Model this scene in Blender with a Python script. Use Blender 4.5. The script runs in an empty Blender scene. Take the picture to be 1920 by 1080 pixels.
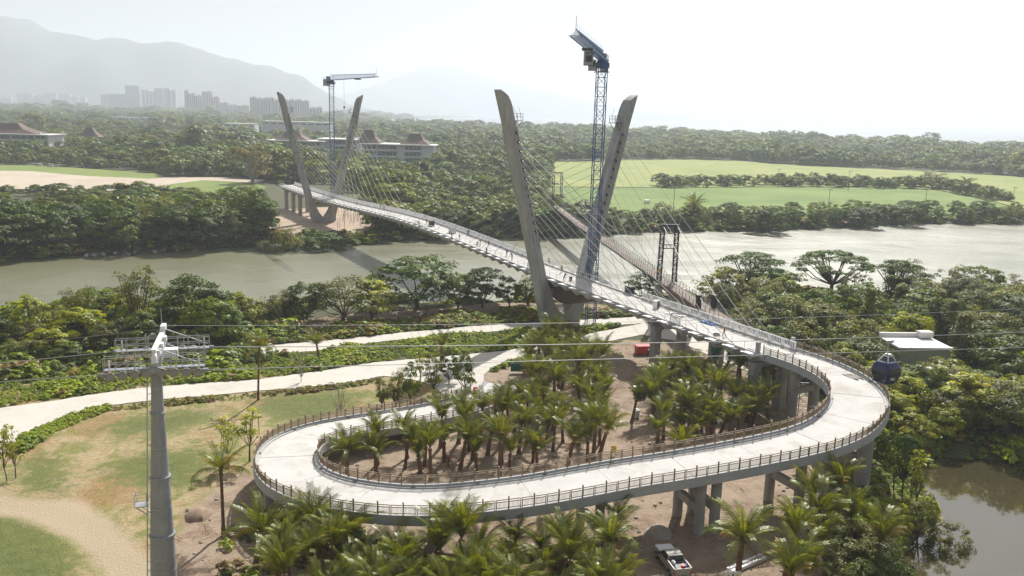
import bpy, bmesh, math, random
import numpy as np
from mathutils import Vector, Matrix
random.seed(7)
rng = np.random.default_rng(7)
sc = bpy.context.scene
COL = sc.collection
PI = math.pi

# ------------------------------------------------------------------ camera
FPX = 1600.0                      # focal length in pixels of the 1920 wide photograph
PITCH = math.atan(328 / FPX)
ROLL = 0.027
CAM_H = 45.0
Fv = Vector((0, math.cos(PITCH), -math.sin(PITCH)))
Up0 = Vector((0, math.sin(PITCH), math.cos(PITCH)))
Rv = Vector((1, 0, 0)) * math.cos(ROLL) + Up0 * math.sin(ROLL)
Uv = -Vector((1, 0, 0)) * math.sin(ROLL) + Up0 * math.cos(ROLL)
cam = bpy.data.cameras.new('camera')
cam.sensor_width = 36
cam.lens = 36 * FPX / 1920
cam.clip_start = 1
cam.clip_end = 60000
camo = bpy.data.objects.new('camera', cam)
COL.objects.link(camo)
camo.matrix_world = Matrix(((Rv.x, Uv.x, -Fv.x, 0), (Rv.y, Uv.y, -Fv.y, 0), (Rv.z, Uv.z, -Fv.z, CAM_H), (0, 0, 0, 1)))
sc.camera = camo

def G(px, py, z=0.0):
    """point of the horizontal plane at height z that the photograph shows at px, py"""
    d = Fv + Rv * ((px - 960) / FPX) - Uv * ((py - 540) / FPX)
    t = (z - CAM_H) / d.z
    return Vector((d.x * t, d.y * t, z))

def GY(px, py, Y):
    d = Fv + Rv * ((px - 960) / FPX) - Uv * ((py - 540) / FPX)
    t = Y / d.y
    return Vector((d.x * t, Y, CAM_H + d.z * t))

def pixel(p):
    v = Vector(p) - Vector((0, 0, CAM_H))
    dz = max(v.dot(Fv), .1)
    return 960 + FPX * v.dot(Rv) / dz, 540 - FPX * v.dot(Uv) / dz

# ------------------------------------------------------------------ light
SUN_AZ = math.radians(17)         # to the right of the view direction, ahead of the camera
SUN_EL = math.radians(46)
world = bpy.data.worlds.new('World')
sc.world = world
world.use_nodes = True
wn = world.node_tree
for n in list(wn.nodes): wn.nodes.remove(n)
wo = wn.nodes.new('ShaderNodeOutputWorld')
bg = wn.nodes.new('ShaderNodeBackground')
sky = wn.nodes.new('ShaderNodeTexSky')
sky.sky_type = 'NISHITA'
sky.sun_disc = False
sky.sun_elevation = SUN_EL
sky.sun_rotation = SUN_AZ
sky.altitude = 40
sky.air_density = 1.0
sky.dust_density = 3.0
sky.ozone_density = 1.5
mx = wn.nodes.new('ShaderNodeMix')
mx.data_type = 'RGBA'
mx.inputs[0].default_value = 0.35          # thin bright cloud veil over the blue
mx.inputs[7].default_value = (8.6, 8.45, 8.3, 1)
wn.links.new(sky.outputs[0], mx.inputs[6])
wn.links.new(mx.outputs[2], bg.inputs[0])
bg.inputs[1].default_value = 0.05
wn.links.new(bg.outputs[0], wo.inputs[0])
sun = bpy.data.lights.new('sun', 'SUN')
sun.energy = 5.0
sun.angle = math.radians(0.6)
sun.color = (1.0, 0.965, 0.91)
suno = bpy.data.objects.new('sun', sun)
COL.objects.link(suno)
sd = Vector((math.sin(SUN_AZ) * math.cos(SUN_EL), math.cos(SUN_AZ) * math.cos(SUN_EL), math.sin(SUN_EL)))
suno.rotation_euler = sd.to_track_quat('Z', 'Y').to_euler()
suno.location = (0, 0, 300)
sc.view_settings.view_transform = 'Standard'
sc.view_settings.look = 'None'
sc.view_settings.gamma = 1
sc.view_settings.use_curve_mapping = False
sc.view_settings.exposure = 0.62
sc.render.engine = 'CYCLES'
cy = sc.cycles
cy.use_denoising = True
cy.max_bounces = 6
cy.diffuse_bounces = 2
cy.glossy_bounces = 2
cy.transmission_bounces = 3
cy.transparent_max_bounces = 6
cy.volume_bounces = 1
cy.caustics_reflective = False
cy.caustics_refractive = False
cy.sample_clamp_indirect = 6
cy.use_adaptive_sampling = True
cy.adaptive_threshold = 0.02

# ------------------------------------------------------------------ materials
def new_mat(name):
    m = bpy.data.materials.new(name)
    m.use_nodes = True
    nt = m.node_tree
    b = nt.nodes.get('Principled BSDF')
    return m, nt, b

def nd(nt, t, **kw):
    n = nt.nodes.new(t)
    for k, v in kw.items():
        if k.startswith('i_'): n.inputs[k[2:].replace('_', ' ')].default_value = v
        else: setattr(n, k, v)
    return n

def mixc(nt, fac, a, b, mode='MIX'):
    n = nt.nodes.new('ShaderNodeMix'); n.data_type = 'RGBA'; n.blend_type = mode
    for s, v in ((0, fac), (6, a), (7, b)):
        if isinstance(v, (int, float)): n.inputs[s].default_value = v
        elif isinstance(v, tuple): n.inputs[s].default_value = (*v[:3], 1)
        else: nt.links.new(v, n.inputs[s])
    return n.outputs[2]

def noise(nt, scale, detail=4, rough=.6, coord='Object', dist=0, vec=None):
    if vec is None:
        tc = nd(nt, 'ShaderNodeTexCoord'); vec = tc.outputs[coord]
    n = nd(nt, 'ShaderNodeTexNoise'); n.inputs['Scale'].default_value = scale
    n.inputs['Detail'].default_value = detail; n.inputs['Roughness'].default_value = rough
    n.inputs['Distortion'].default_value = dist
    nt.links.new(vec, n.inputs['Vector'])
    return n.outputs['Fac']

def ramp(nt, fac, stops):
    r = nd(nt, 'ShaderNodeValToRGB')
    e = r.color_ramp.elements
    while len(e) < len(stops): e.new(.5)
    for k, (p, c) in enumerate(stops):
        e[k].position = p
        e[k].color = (*c, 1) if isinstance(c, tuple) else (c, c, c, 1)
    nt.links.new(fac, r.inputs[0])
    return r.outputs[0]

def bump(nt, b, h, strength=.3, dist=.1):
    bn = nd(nt, 'ShaderNodeBump'); bn.inputs['Strength'].default_value = strength
    bn.inputs['Distance'].default_value = dist
    nt.links.new(h, bn.inputs['Height']); nt.links.new(bn.outputs[0], b.inputs['Normal'])

def M(name, col, rough=.8, metal=0.0, amt=.18, scale=.6, fine=8, bmp=.0, stain=None, objvar=0.0, stretch=None):
    m, nt, b = new_mat(name)
    tc = nd(nt, 'ShaderNodeTexCoord')
    vec = tc.outputs['Object']
    if stretch:
        mp = nd(nt, 'ShaderNodeMapping'); mp.inputs['Scale'].default_value = stretch
        nt.links.new(vec, mp.inputs['Vector']); vec = mp.outputs[0]
    n1 = noise(nt, scale, 5, .65, vec=vec); n2 = noise(nt, fine, 3, .6, vec=vec)
    lo = tuple(c * (1 - amt) for c in col); hi = tuple(min(1, c * (1 + amt)) for c in col)
    c = mixc(nt, ramp(nt, n1, [(.3, 0.), (.7, 1.)]), lo, hi)
    c = mixc(nt, ramp(nt, n2, [(.35, .88), (.65, 1.06)]), (0, 0, 0), c) if False else mixc(nt, 1.0, c, ramp(nt, n2, [(.3, 1 - amt * .6), (.7, 1.0)]), 'MULTIPLY')
    if stain:
        n3 = noise(nt, stain[0], 6, .7, vec=vec, dist=.6)
        c = mixc(nt, ramp(nt, n3, [(.5, 0.), (.68, stain[2] if len(stain) > 2 else .8)]), c, stain[1])
    if objvar:
        oi = nd(nt, 'ShaderNodeObjectInfo')
        c = mixc(nt, 1.0, c, ramp(nt, oi.outputs['Random'], [(0., 1 - objvar), (1., 1.0)]), 'MULTIPLY')
    nt.links.new(c, b.inputs['Base Color'])
    b.inputs['Roughness'].default_value = rough
    b.inputs['Metallic'].default_value = metal
    if bmp: bump(nt, b, n2, bmp, .05)
    return m

def leafM(name, c1, c2, trans=.42, scale=.35, gloss=.04, gr=.5):
    """foliage: two greens varied by clump noise and by plant, part of the light comes through"""
    m, nt, b = new_mat(name)
    geo = nd(nt, 'ShaderNodeNewGeometry')
    n1 = noise(nt, scale, 3, .6, vec=geo.outputs['Position'])
    oi = nd(nt, 'ShaderNodeObjectInfo')
    n2 = noise(nt, 2.2, 2, .6, vec=geo.outputs['Position'])
    c = mixc(nt, ramp(nt, n1, [(.36, 0.), (.64, 1.)]), c1, c2)
    c = mixc(nt, 1.0, c, ramp(nt, n2, [(.3, .7), (.7, 1.15)]), 'MULTIPLY')
    c = mixc(nt, 1.0, c, ramp(nt, oi.outputs['Random'], [(0., (.74, .84, .68)), (.35, (1.06, 1.04, .85)), (.7, (1.3, 1.3, .95)), (1., (1.5, 1.3, .72))]), 'MULTIPLY')
    hs = nd(nt, 'ShaderNodeHueSaturation'); hs.inputs['Saturation'].default_value = 1.12
    nt.links.new(c, hs.inputs['Color'])
    mr = nd(nt, 'ShaderNodeMapRange'); mr.inputs[3].default_value = .485; mr.inputs[4].default_value = .512
    nt.links.new(oi.outputs['Random'], mr.inputs[0]); nt.links.new(mr.outputs[0], hs.inputs['Hue'])
    c = hs.outputs[0]
    nt.nodes.remove(b)
    out = nt.nodes.get('Material Output')
    d = nd(nt, 'ShaderNodeBsdfDiffuse'); t = nd(nt, 'ShaderNodeBsdfTranslucent'); g = nd(nt, 'ShaderNodeBsdfGlossy')
    g.inputs['Roughness'].default_value = gr
    g.inputs['Color'].default_value = (.85, .9, .8, 1)
    nt.links.new(c, d.inputs['Color'])
    tcol = mixc(nt, 1.0, c, (1.5, 1.35, .55), 'MULTIPLY')
    nt.links.new(tcol, t.inputs['Color'])
    s1 = nd(nt, 'ShaderNodeMixShader'); s1.inputs[0].default_value = trans
    nt.links.new(d.outputs[0], s1.inputs[1]); nt.links.new(t.outputs[0], s1.inputs[2])
    s2 = nd(nt, 'ShaderNodeMixShader')
    s2.inputs[0].default_value = gloss; nt.links.new(s1.outputs[0], s2.inputs[1]); nt.links.new(g.outputs[0], s2.inputs[2])
    nt.links.new(s2.outputs[0], out.inputs[0])
    return m

MAT = {}
MAT['deck'] = M('pale_deck_concrete', (.5, .485, .455), .85, amt=.09, scale=.3, fine=2.2, stain=(.25, (.36, .33, .28), .85))
MAT['curb'] = M('grey_concrete', (.4, .4, .39), .85, amt=.12, scale=.5, bmp=.1)
MAT['pylon'] = M('board_marked_concrete', (.4, .39, .37), .85, amt=.22, scale=.35, fine=3, bmp=.15, stain=(.5, (.2, .19, .18), .8), stretch=(1, 1, .18))
MAT['column'] = M('column_concrete', (.36, .345, .32), .85, amt=.18, scale=.8, fine=4, bmp=.15, stain=(.9, (.2, .185, .16), .8), stretch=(1, 1, .4))
MAT['girder'] = M('white_grey_steel', (.5, .51, .52), .55, amt=.1, scale=.5, stain=(.7, (.36, .36, .36), .6))
MAT['whitepaint'] = M('white_paint', (.8, .8, .79), .5, amt=.05, scale=1)
MAT['wood'] = M('brown_timber', (.33, .24, .15), .7, amt=.25, scale=1.5, fine=9, objvar=.35)
MAT['darksteel'] = M('dark_steel', (.035, .036, .045), .5, metal=.3, amt=.3, scale=2)
MAT['galv'] = M('galvanised_steel', (.42, .44, .46), .42, metal=.65, amt=.15, scale=1.3, stain=(1.2, (.3, .31, .33), .6))
MAT['towergalv'] = M('tower_steel', (.3, .315, .345), .5, metal=.25, amt=.16, scale=.9, stain=(.8, (.22, .235, .26), .7), stretch=(1, 1, .5))
MAT['craneblue'] = M('blue_crane_paint', (.045, .1, .25), .5, amt=.25, scale=1)
MAT['cranegrey'] = M('grey_crane_paint', (.3, .3, .3), .55, amt=.15)
MAT['craneskyblue'] = M('pale_blue_crane_paint', (.2, .32, .5), .5, amt=.2, scale=1)
MAT['cable'] = M('pale_cable_sheath', (.44, .45, .42), .5, amt=.08)
MAT['cabledark'] = M('dark_cable_sheath', (.2, .2, .2), .5, amt=.1)
MAT['cableyellow'] = M('yellowed_cable_sheath', (.52, .5, .28), .5, amt=.08)
MAT['rope'] = M('steel_rope', (.4, .41, .42), .45, metal=.4, amt=.1)
MAT['path'] = M('pale_path_concrete', (.52, .49, .43), .9, amt=.06, scale=.3, fine=2, stain=(.22, (.41, .37, .31), .6))
MAT['plank'] = M('weathered_deck_boards', (.27, .21, .165), .85, amt=.18, scale=.7, objvar=.2)
MAT['black'] = M('black_plastic', (.02, .02, .022), .5, amt=.2)
MAT['rubber'] = M('tyre_rubber', (.03, .03, .03), .85, amt=.2)
MAT['dusty'] = M('dusty_silver_paint', (.4, .37, .32), .5, amt=.2, scale=1.5)
MAT['glass'] = M('dark_window_glass', (.03, .05, .055), .12, amt=.1)
MAT['greenglass'] = M('green_window_glass', (.04, .09, .085), .15, amt=.15, scale=.2)
MAT['red'] = M('red_paint', (.55, .03, .025), .5, amt=.12)
MAT['redcloth'] = M('red_vest_cloth', (.5, .06, .05), .8, amt=.1)
MAT['orange'] = M('orange_vest_cloth', (.75, .2, .03), .8, amt=.1)
MAT['navy'] = M('dark_work_cloth', (.025, .03, .045), .85, amt=.2)
MAT['skin'] = M('skin', (.3, .17, .11), .6, amt=.08)
MAT['helmet'] = M('white_helmet', (.75, .75, .73), .4, amt=.04)
MAT['cabinblue'] = M('deep_blue_gloss', (.01, .022, .1), .22, amt=.12)
MAT['cabinglass'] = M('tinted_cabin_glass', (.018, .02, .03), .08, amt=.1)
MAT['roofbrown'] = M('brown_roof_tiles', (.12, .07, .055), .8, amt=.22, scale=.5, fine=2.5)
MAT['roofwhite'] = M('white_roof_membrane', (.72, .7, .66), .8, amt=.08, scale=.1)
MAT['wallwhite'] = M('white_render', (.62, .63, .63), .8, amt=.06, scale=.1)
MAT['citywall'] = M('pale_city_wall', (.52, .46, .42), .85, amt=.08, scale=.02, objvar=.3)
MAT['citywin'] = M('city_window_bands', (.12, .13, .15), .4, amt=.1, scale=.02)
MAT['bark'] = M('bark', (.13, .1, .075), .9, amt=.3, scale=2, fine=12, objvar=.3)
MAT['palebark'] = M('pale_bark', (.34, .3, .25), .9, amt=.2, scale=2, fine=12)
MAT['palmtrunk'] = M('palm_trunk', (.2, .105, .06), .9, amt=.3, scale=3, fine=14, objvar=.35, bmp=.3)
MAT['rock'] = M('rock', (.28, .27, .26), .9, amt=.3, scale=2, fine=9, bmp=.3, objvar=.4)
MAT['stones'] = M('loose_stone', (.38, .34, .29), .9, amt=.2, scale=2)
MAT['tarp'] = M('brown_formwork', (.1, .06, .045), .8, amt=.25, scale=.8)
MAT['greensheet'] = M('green_sheet', (.02, .12, .09), .7, amt=.2)
MAT['yellow'] = M('yellow_sign', (.75, .5, .04), .6, amt=.1)
MAT['steelrust'] = M('rusty_scaffold', (.18, .1, .07), .8, amt=.3, scale=3)
MAT['bluetarp'] = M('blue_sheet', (.1, .2, .42), .7, amt=.15)
MAT['leafdark'] = leafM('dark_broadleaf', (.032, .066, .01), (.095, .14, .02), .36)
MAT['leafmid'] = leafM('mid_green_leaf', (.06, .105, .012), (.165, .215, .03), .45)
MAT['leafolive'] = leafM('olive_leaf', (.085, .105, .02), (.19, .195, .045), .45)
MAT['leafyellow'] = leafM('yellow_green_leaf', (.16, .2, .018), (.36, .38, .04), .5)
MAT['leaffar'] = leafM('distant_forest_leaf', (.055, .092, .018), (.145, .18, .036), .34, scale=.03)
MAT['leafbrown'] = leafM('dry_brown_leaf', (.12, .09, .045), (.2, .16, .08), .25)
MAT['frond'] = leafM('coconut_frond', (.08, .105, .02), (.2, .22, .055), .42, scale=.9, gloss=.06, gr=.42)
MAT['frondyellow'] = leafM('pale_coconut_frond', (.2, .24, .03), (.32, .36, .05), .45, scale=.8)
MAT['fronddry'] = leafM('dry_frond', (.22, .16, .08), (.34, .26, .14), .2, scale=.8)
MAT['cover'] = leafM('ground_cover_leaf', (.16, .24, .02), (.36, .42, .045), .42, scale=.25)
MAT['coverred'] = leafM('dry_ground_cover', (.15, .09, .04), (.26, .19, .09), .3, scale=.6)

# ------------------------------------------------------------------ mesh helpers
class MB:
    def __init__(s): s.v = []; s.f = []; s.mi = []; s.cur = 0
    def add(s, vs, fs):
        o = len(s.v); s.v += [tuple(x) for x in vs]
        s.f += [tuple(o + i for i in f) for f in fs]; s.mi += [s.cur] * len(fs)
    def box(s, c, d, rz=0, R=None):
        hx, hy, hz = d[0] / 2, d[1] / 2, d[2] / 2
        vs = [Vector((x, y, z)) for z in (-hz, hz) for x, y in ((-hx, -hy), (hx, -hy), (hx, hy), (-hx, hy))]
        if R is None: R = Matrix.Rotation(rz, 3, 'Z')
        vs = [R @ v + Vector(c) for v in vs]
        s.add(vs, [(3, 2, 1, 0), (4, 5, 6, 7), (0, 1, 5, 4), (1, 2, 6, 5), (2, 3, 7, 6), (3, 0, 4, 7)])
    def bar(s, a, b, w, h=None, n=4):
        """straight bar from a to b"""
        s.tube([a, b], [w / 2 * (1.414 if n == 4 else 1)] * 2, n)
    def tube(s, pts, rad, n=6, cap=True):
        pts = [Vector(p) for p in pts]
        if isinstance(rad, (int, float)): rad = [rad] * len(pts)
        rings = []
        u = None
        for i, p in enumerate(pts):
            t = (pts[min(i + 1, len(pts) - 1)] - pts[max(i - 1, 0)])
            t = t.normalized() if t.length > 1e-6 else Vector((0, 0, 1))
            if u is None:
                ref = Vector((0, 0, 1)) if abs(t.z) < .9 else Vector((1, 0, 0))
                u = t.cross(ref).normalized()
            else:
                u = (u - t * u.dot(t)).normalized()
            w = t.cross(u)
            rings.append([p + (u * math.cos(2 * PI * (k + .5) / n) + w * math.sin(2 * PI * (k + .5) / n)) * rad[i] for k in range(n)])
        vs = [v for r in rings for v in r]; fs = []
        for i in range(len(pts) - 1):
            for k in range(n):
                a = i * n + k; b = i * n + (k + 1) % n
                fs.append((a, b, b + n, a + n))
        if cap:
            fs.append(tuple(range(n))[::-1]); fs.append(tuple((len(pts) - 1) * n + k for k in range(n)))
        s.add(vs, fs)
    def prism(s, poly, fn, d0, d1):
        """polygon of 2-D points extruded; fn(u, v, w) -> 3-D"""
        n = len(poly)
        vs = [fn(u, v, d0) for u, v in poly] + [fn(u, v, d1) for u, v in poly]
        fs = [tuple(range(n)), tuple(range(2 * n - 1, n - 1, -1))]
        fs += [(i, (i + 1) % n, n + (i + 1) % n, n + i)[::-1] for i in range(n)]
        s.add(vs, fs)
    def mesh(s, name, mats):
        me = bpy.data.meshes.new(name)
        me.from_pydata(s.v, [], s.f)
        for m in (mats if isinstance(mats, (list, tuple)) else [mats]):
            me.materials.append(MAT[m] if isinstance(m, str) else m)
        if any(s.mi): me.polygons.foreach_set('material_index', s.mi)
        me.update()
        return me

def link(name, me, parent=None, loc=None, rot=None, scale=None):
    o = bpy.data.objects.new(name, me)
    COL.objects.link(o)
    if parent is not None: o.parent = parent
    if loc is not None: o.location = loc
    if rot is not None: o.rotation_euler = rot
    if scale is not None: o.scale = scale if not isinstance(scale, (int, float)) else (scale,) * 3
    return o

def tag(o, label=None, cat=None, group=None, kind=None):
    if label: o['label'] = label
    if cat: o['category'] = cat
    if group: o['group'] = group
    if kind: o['kind'] = kind
    return o

def thing(name, label, cat, loc=(0, 0, 0), rz=0, group=None):
    return tag(link(name, None, None, loc, (0, 0, rz)), label, cat, group)

def fix_normals(me):
    bm = bmesh.new(); bm.from_mesh(me); bmesh.ops.recalc_face_normals(bm, faces=bm.faces); bm.to_mesh(me); bm.free()

def smooth(me, ang=math.radians(40)):
    me.polygons.foreach_set('use_smooth', [True] * len(me.polygons))
    try: me.set_sharp_from_angle(angle=ang)
    except Exception: pass

def copy_tree(o, parent=None):
    c = o.copy(); COL.objects.link(c)
    if parent is not None: c.parent = parent
    for ch in KIDS.get(o.name, ()): 
        d = ch.copy(); COL.objects.link(d); d.parent = c
        for g in KIDS.get(ch.name, ()):
            e = g.copy(); COL.objects.link(e); e.parent = d
    return c
KIDS = {}
def remember(root):
    KIDS[root.name] = list(root.children)
    for c in root.children: KIDS[c.name] = list(c.children)

ONES = ['', 'first', 'second', 'third', 'fourth', 'fifth', 'sixth', 'seventh', 'eighth', 'ninth', 'tenth', 'eleventh', 'twelfth', 'thirteenth',
        'fourteenth', 'fifteenth', 'sixteenth', 'seventeenth', 'eighteenth', 'nineteenth']
TENS = {20: ('twentieth', 'twenty'), 30: ('thirtieth', 'thirty'), 40: ('fortieth', 'forty'), 50: ('fiftieth', 'fifty'), 60: ('sixtieth', 'sixty'),
        70: ('seventieth', 'seventy'), 80: ('eightieth', 'eighty'), 90: ('ninetieth', 'ninety')}
def ordinal(n):
    if n < 20: return ONES[n]
    t = n // 10 * 10
    return TENS[t][0] if n % 10 == 0 else TENS[t][1] + '-' + ONES[n % 10]
def order_labels(objs, fmt):
    """labels by place: rows by depth, then counted from the left of the photograph; fmt(obj, place)"""
    objs = sorted(objs, key=lambda o: o.location.y)
    nt_ = max(1, round(len(objs) / 14)) if len(objs) > 22 else 1
    names = {1: [''], 2: ['front row', 'back row'], 3: ['front row', 'middle row', 'back row']}.get(nt_) or ['front row'] + [ordinal(k) + ' row' for k in range(2, nt_)] + ['back row']
    for j in range(nt_):
        row = objs[len(objs) * j // nt_: len(objs) * (j + 1) // nt_]
        for k, o in enumerate(sorted(row, key=lambda o: pixel(o.location)[0])):
            w = 'leftmost' if k == 0 else ('rightmost' if k == len(row) - 1 else ordinal(k + 1) + ' from left')
            o['label'] = fmt(o, (w + ', ' + names[j]) if names[j] else w)

# ------------------------------------------------------------------ terrain
def px_poly(pts, z=0.0): return [tuple(G(x, y, z))[:2] for x, y in pts]
WATER = -2.0
RIVER = [(-900, 40), (-500, 60), (-400, 105), (-250, 150), (-150, 174), (-114, 184), (-65, 194), (-23, 203), (-1, 208), (22, 214), (49, 222), (78, 224), (139, 228),
         (300, 252), (900, 330), (900, 640), (600, 540), (249, 418), (188, 407), (109, 366), (62, 355), (27, 333), (-26, 316), (-61, 299), (-89, 286), (-113, 270), (-135, 262),
         (-151, 247), (-250, 222), (-500, 170), (-900, 150)]
POND = px_poly([(1695, 852), (1722, 900), (1745, 940), (1772, 975), (1735, 1000), (1705, 1020), (1690, 1050), (1672, 1085)], WATER) + [(37, 68), (37, 40), (140, 40), (150, 118)] + px_poly([(1930, 868), (1860, 862), (1780, 858)], WATER)
SHORE = [(-400, 9000), (-620, 4300), (-500, 2900), (-380, 2450), (350, 2250), (900, 1560), (2300, 900), (9000, 200), (9000, 9000)]

def pdist(x, y, poly):
    """signed distance to a polygon outline, negative inside"""
    x = np.asarray(x, float); y = np.asarray(y, float)
    d2 = np.full(x.shape, 1e18); ins = np.zeros(x.shape, bool)
    n = len(poly)
    for i in range(n):
        ax, ay = poly[i]; bx, by = poly[(i + 1) % n]
        ex, ey = bx - ax, by - ay
        t = np.clip(((x - ax) * ex + (y - ay) * ey) / (ex * ex + ey * ey + 1e-9), 0, 1)
        d2 = np.minimum(d2, (x - ax - t * ex) ** 2 + (y - ay - t * ey) ** 2)
        c = ((ay > y) != (by > y))
        with np.errstate(divide='ignore', invalid='ignore'):
            c &= x < ex * (y - ay) / (ey if abs(ey) > 1e-9 else 1e-9) + ax
        ins ^= c
    d = np.sqrt(d2)
    return np.where(ins, -d, d)

PATH1 = px_poly([(-60, 775), (0, 766), (100, 753), (190, 738), (280, 727), (400, 718), (480, 713), (600, 697), (700, 681), (800, 672), (880, 665), (935, 660), (1000, 650),
                 (1012, 664), (950, 676), (925, 690), (908, 704), (904, 722), (900, 745), (868, 752), (835, 742), (810, 722), (770, 712), (740, 708), (720, 706), (660, 717), (600, 724), (540, 730),
                 (480, 734), (400, 742), (300, 750), (200, 762), (130, 780), (85, 797), (40, 822), (0, 850), (-60, 880)])
PATH2 = px_poly([(478, 652), (510, 648), (570, 643), (630, 638), (700, 630), (800, 620), (880, 613), (960, 608), (1080, 601), (1210, 594), (1216, 606), (1150, 611), (1080, 613), (960, 620), (880, 625), (820, 630), (760, 636), (700, 643), (640, 651), (590, 659), (520, 664), (470, 668)])
PATH3 = px_poly([(1000, 652), (1060, 640), (1110, 625), (1210, 606), (1290, 624), (1350, 652), (1420, 690), (1410, 700), (1340, 672), (1270, 640), (1205, 628), (1120, 645), (1060, 656), (1008, 666)])
DIRT = px_poly([(300, 1120), (330, 1010), (350, 960), (420, 900), (470, 880), (480, 860), (560, 790), (700, 760), (860, 748), (900, 700), (1000, 668), (1180, 640), (1320, 650), (1440, 720), (1640, 800), (1650, 850), (1640, 1120)])
BANKPATH = px_poly([(840, 578), (960, 566), (1120, 572), (1180, 580), (1110, 590), (960, 586), (840, 592), (700, 602), (520, 622), (430, 630), (480, 612), (640, 592)])
LUSH = [px_poly(q) for q in ([(-80, 940), (0, 962), (70, 985), (115, 1012), (145, 1050), (155, 1110), (-80, 1150)],
        [(200, 870), (250, 852), (390, 838), (400, 868), (372, 905), (300, 922), (240, 905), (195, 892)], [(40, 862), (105, 852), (125, 900), (110, 930), (50, 925), (30, 900)],
        [(190, 800), (250, 780), (330, 768), (420, 770), (330, 812), (220, 822)], [(480, 745), (600, 735), (690, 735), (660, 775), (560, 800), (480, 770)],
        [(1640, 830), (1700, 900), (1760, 985), (1700, 1010), (1660, 940), (1640, 900)])]
TRACK = px_poly([(-80, 920), (0, 930), (90, 940), (150, 935), (220, 985), (290, 1050), (310, 1110), (215, 1110), (170, 1040), (110, 1000), (40, 972), (-80, 955)])
PATHS = [PATH1, PATH2, PATH3]

def hnoise(x, y):
    return (np.sin(x * .31 + 1.3 * np.sin(y * .17)) * np.cos(y * .27 + 1.1 * np.sin(x * .13)) * .5
            + np.sin(x * .83 + y * .41 + 2) * np.cos(y * .77 - x * .35) * .3 + np.sin(x * 1.9 - y * 1.3) * np.sin(y * 2.1 + x * .7) * .2)

def height(x, y):
    x = np.asarray(x, float); y = np.asarray(y, float)
    dr = pdist(x, y, RIVER); dp = pdist(x, y, POND); ds = pdist(x, y, SHORE)
    dw = np.minimum(np.minimum(dr, dp), ds)
    z = np.where(dw > 0, -2 + 2 * np.clip(dw / 6, 0, 1) ** .8, -2 - np.clip(-dw * .5, 0, 3) - .08)
    near = (y < 240) & (y > 55) & (x > -130) & (x < 160)
    dd = np.where(near, pdist(x, y, DIRT), 50)
    pth = np.full(x.shape, 50.)
    for P_ in PATHS: pth = np.minimum(pth, np.where(near, pdist(x, y, P_), 50))
    pthk = np.clip((pth - .5) / 3, 0, 1)
    land = np.clip(dw / 5, 0, 1)
    z = z + land * pthk * hnoise(x, y) * np.where(dd < 0, .38, .16)
    # low banks of earth in front of the pond
    z = z + land * .9 * np.exp(-((x - 47) ** 2 + (y - 96) ** 2) / 40)
    return z
def hz(x, y): return float(height(np.array([x]), np.array([y]))[0])

xs = np.unique(np.concatenate([np.linspace(-130, 160, 262), -130 - np.cumsum(2 * 1.06 ** np.arange(90)), 160 + np.cumsum(2 * 1.06 ** np.arange(90))]))
xs = xs[(xs > -9500) & (xs < 9500)]
ys = np.concatenate([np.linspace(-120, 55, 20, endpoint=False), np.arange(55, 235, 1.15), np.arange(235, 440, 3.2), 440 + np.cumsum(4 * 1.045 ** np.arange(110))])
ys = ys[ys < 9800]
GX, GYY = np.meshgrid(xs, ys)
GZ = height(GX, GYY)
nx, ny = len(xs), len(ys)
me = bpy.data.meshes.new('ground')
co = np.stack([GX, GYY, GZ], -1).reshape(-1, 3)
ii = np.arange(nx * ny).reshape(ny, nx)
faces = np.stack([ii[:-1, :-1], ii[:-1, 1:], ii[1:, 1:], ii[1:, :-1]], -1).reshape(-1, 4)
me.vertices.add(len(co)); me.vertices.foreach_set('co', co.ravel())
me.loops.add(faces.size); me.loops.foreach_set('vertex_index', faces.ravel())
me.polygons.add(len(faces)); me.polygons.foreach_set('loop_start', np.arange(len(faces)) * 4)
me.update(calc_edges=True)
me.polygons.foreach_set('use_smooth', [True] * len(faces))
fx, fy = GX.ravel(), GYY.ravel()
near = (fy < 260) & (fy > -10) & (fx > -200) & (fx < 200)
def soft(poly, w):
    o = np.zeros(fx.shape); o[near] = np.clip(.5 - pdist(fx[near], fy[near], poly) / (2 * w), 0, 1); return o
lush = np.max([soft(p_, 5.0 if k_ else 2.5) for k_, p_ in enumerate(LUSH)], 0)
dirt = np.maximum(soft(DIRT, 2.5), soft(BANKPATH, 1.5))
track = soft(TRACK, 1.8)
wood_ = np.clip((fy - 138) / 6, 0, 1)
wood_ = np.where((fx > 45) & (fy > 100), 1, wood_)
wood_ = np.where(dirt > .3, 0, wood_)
ca = me.color_attributes.new('mask', 'FLOAT_COLOR', 'POINT')
ca.data.foreach_set('color', np.stack([lush, dirt, wood_, track], -1).ravel())
m, nt, b = new_mat('ground_soil_and_grass')
at = nd(nt, 'ShaderNodeAttribute', attribute_name='mask')
sp = nd(nt, 'ShaderNodeSeparateColor'); nt.links.new(at.outputs['Color'], sp.inputs[0])
geo = nd(nt, 'ShaderNodeNewGeometry'); pos = geo.outputs['Position']
nA = noise(nt, .09, 5, .6, vec=pos); nB = noise(nt, .6, 6, .7, vec=pos); nC = noise(nt, 4, 4, .7, vec=pos); nD = noise(nt, .22, 4, .6, vec=pos, dist=.8)
dry = mixc(nt, ramp(nt, nB, [(.35, 0.), (.65, 1.)]), (.33, .245, .12), (.42, .335, .19))
yel = mixc(nt, ramp(nt, nC, [(.3, 0.), (.7, 1.)]), (.15, .17, .035), (.27, .25, .075))
field = mixc(nt, ramp(nt, nD, [(.47, 0.), (.58, 1.)]), dry, yel)
field = mixc(nt, ramp(nt, nA, [(.52, 0.), (.62, .75)]), field, (.3, .185, .07))
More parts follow.
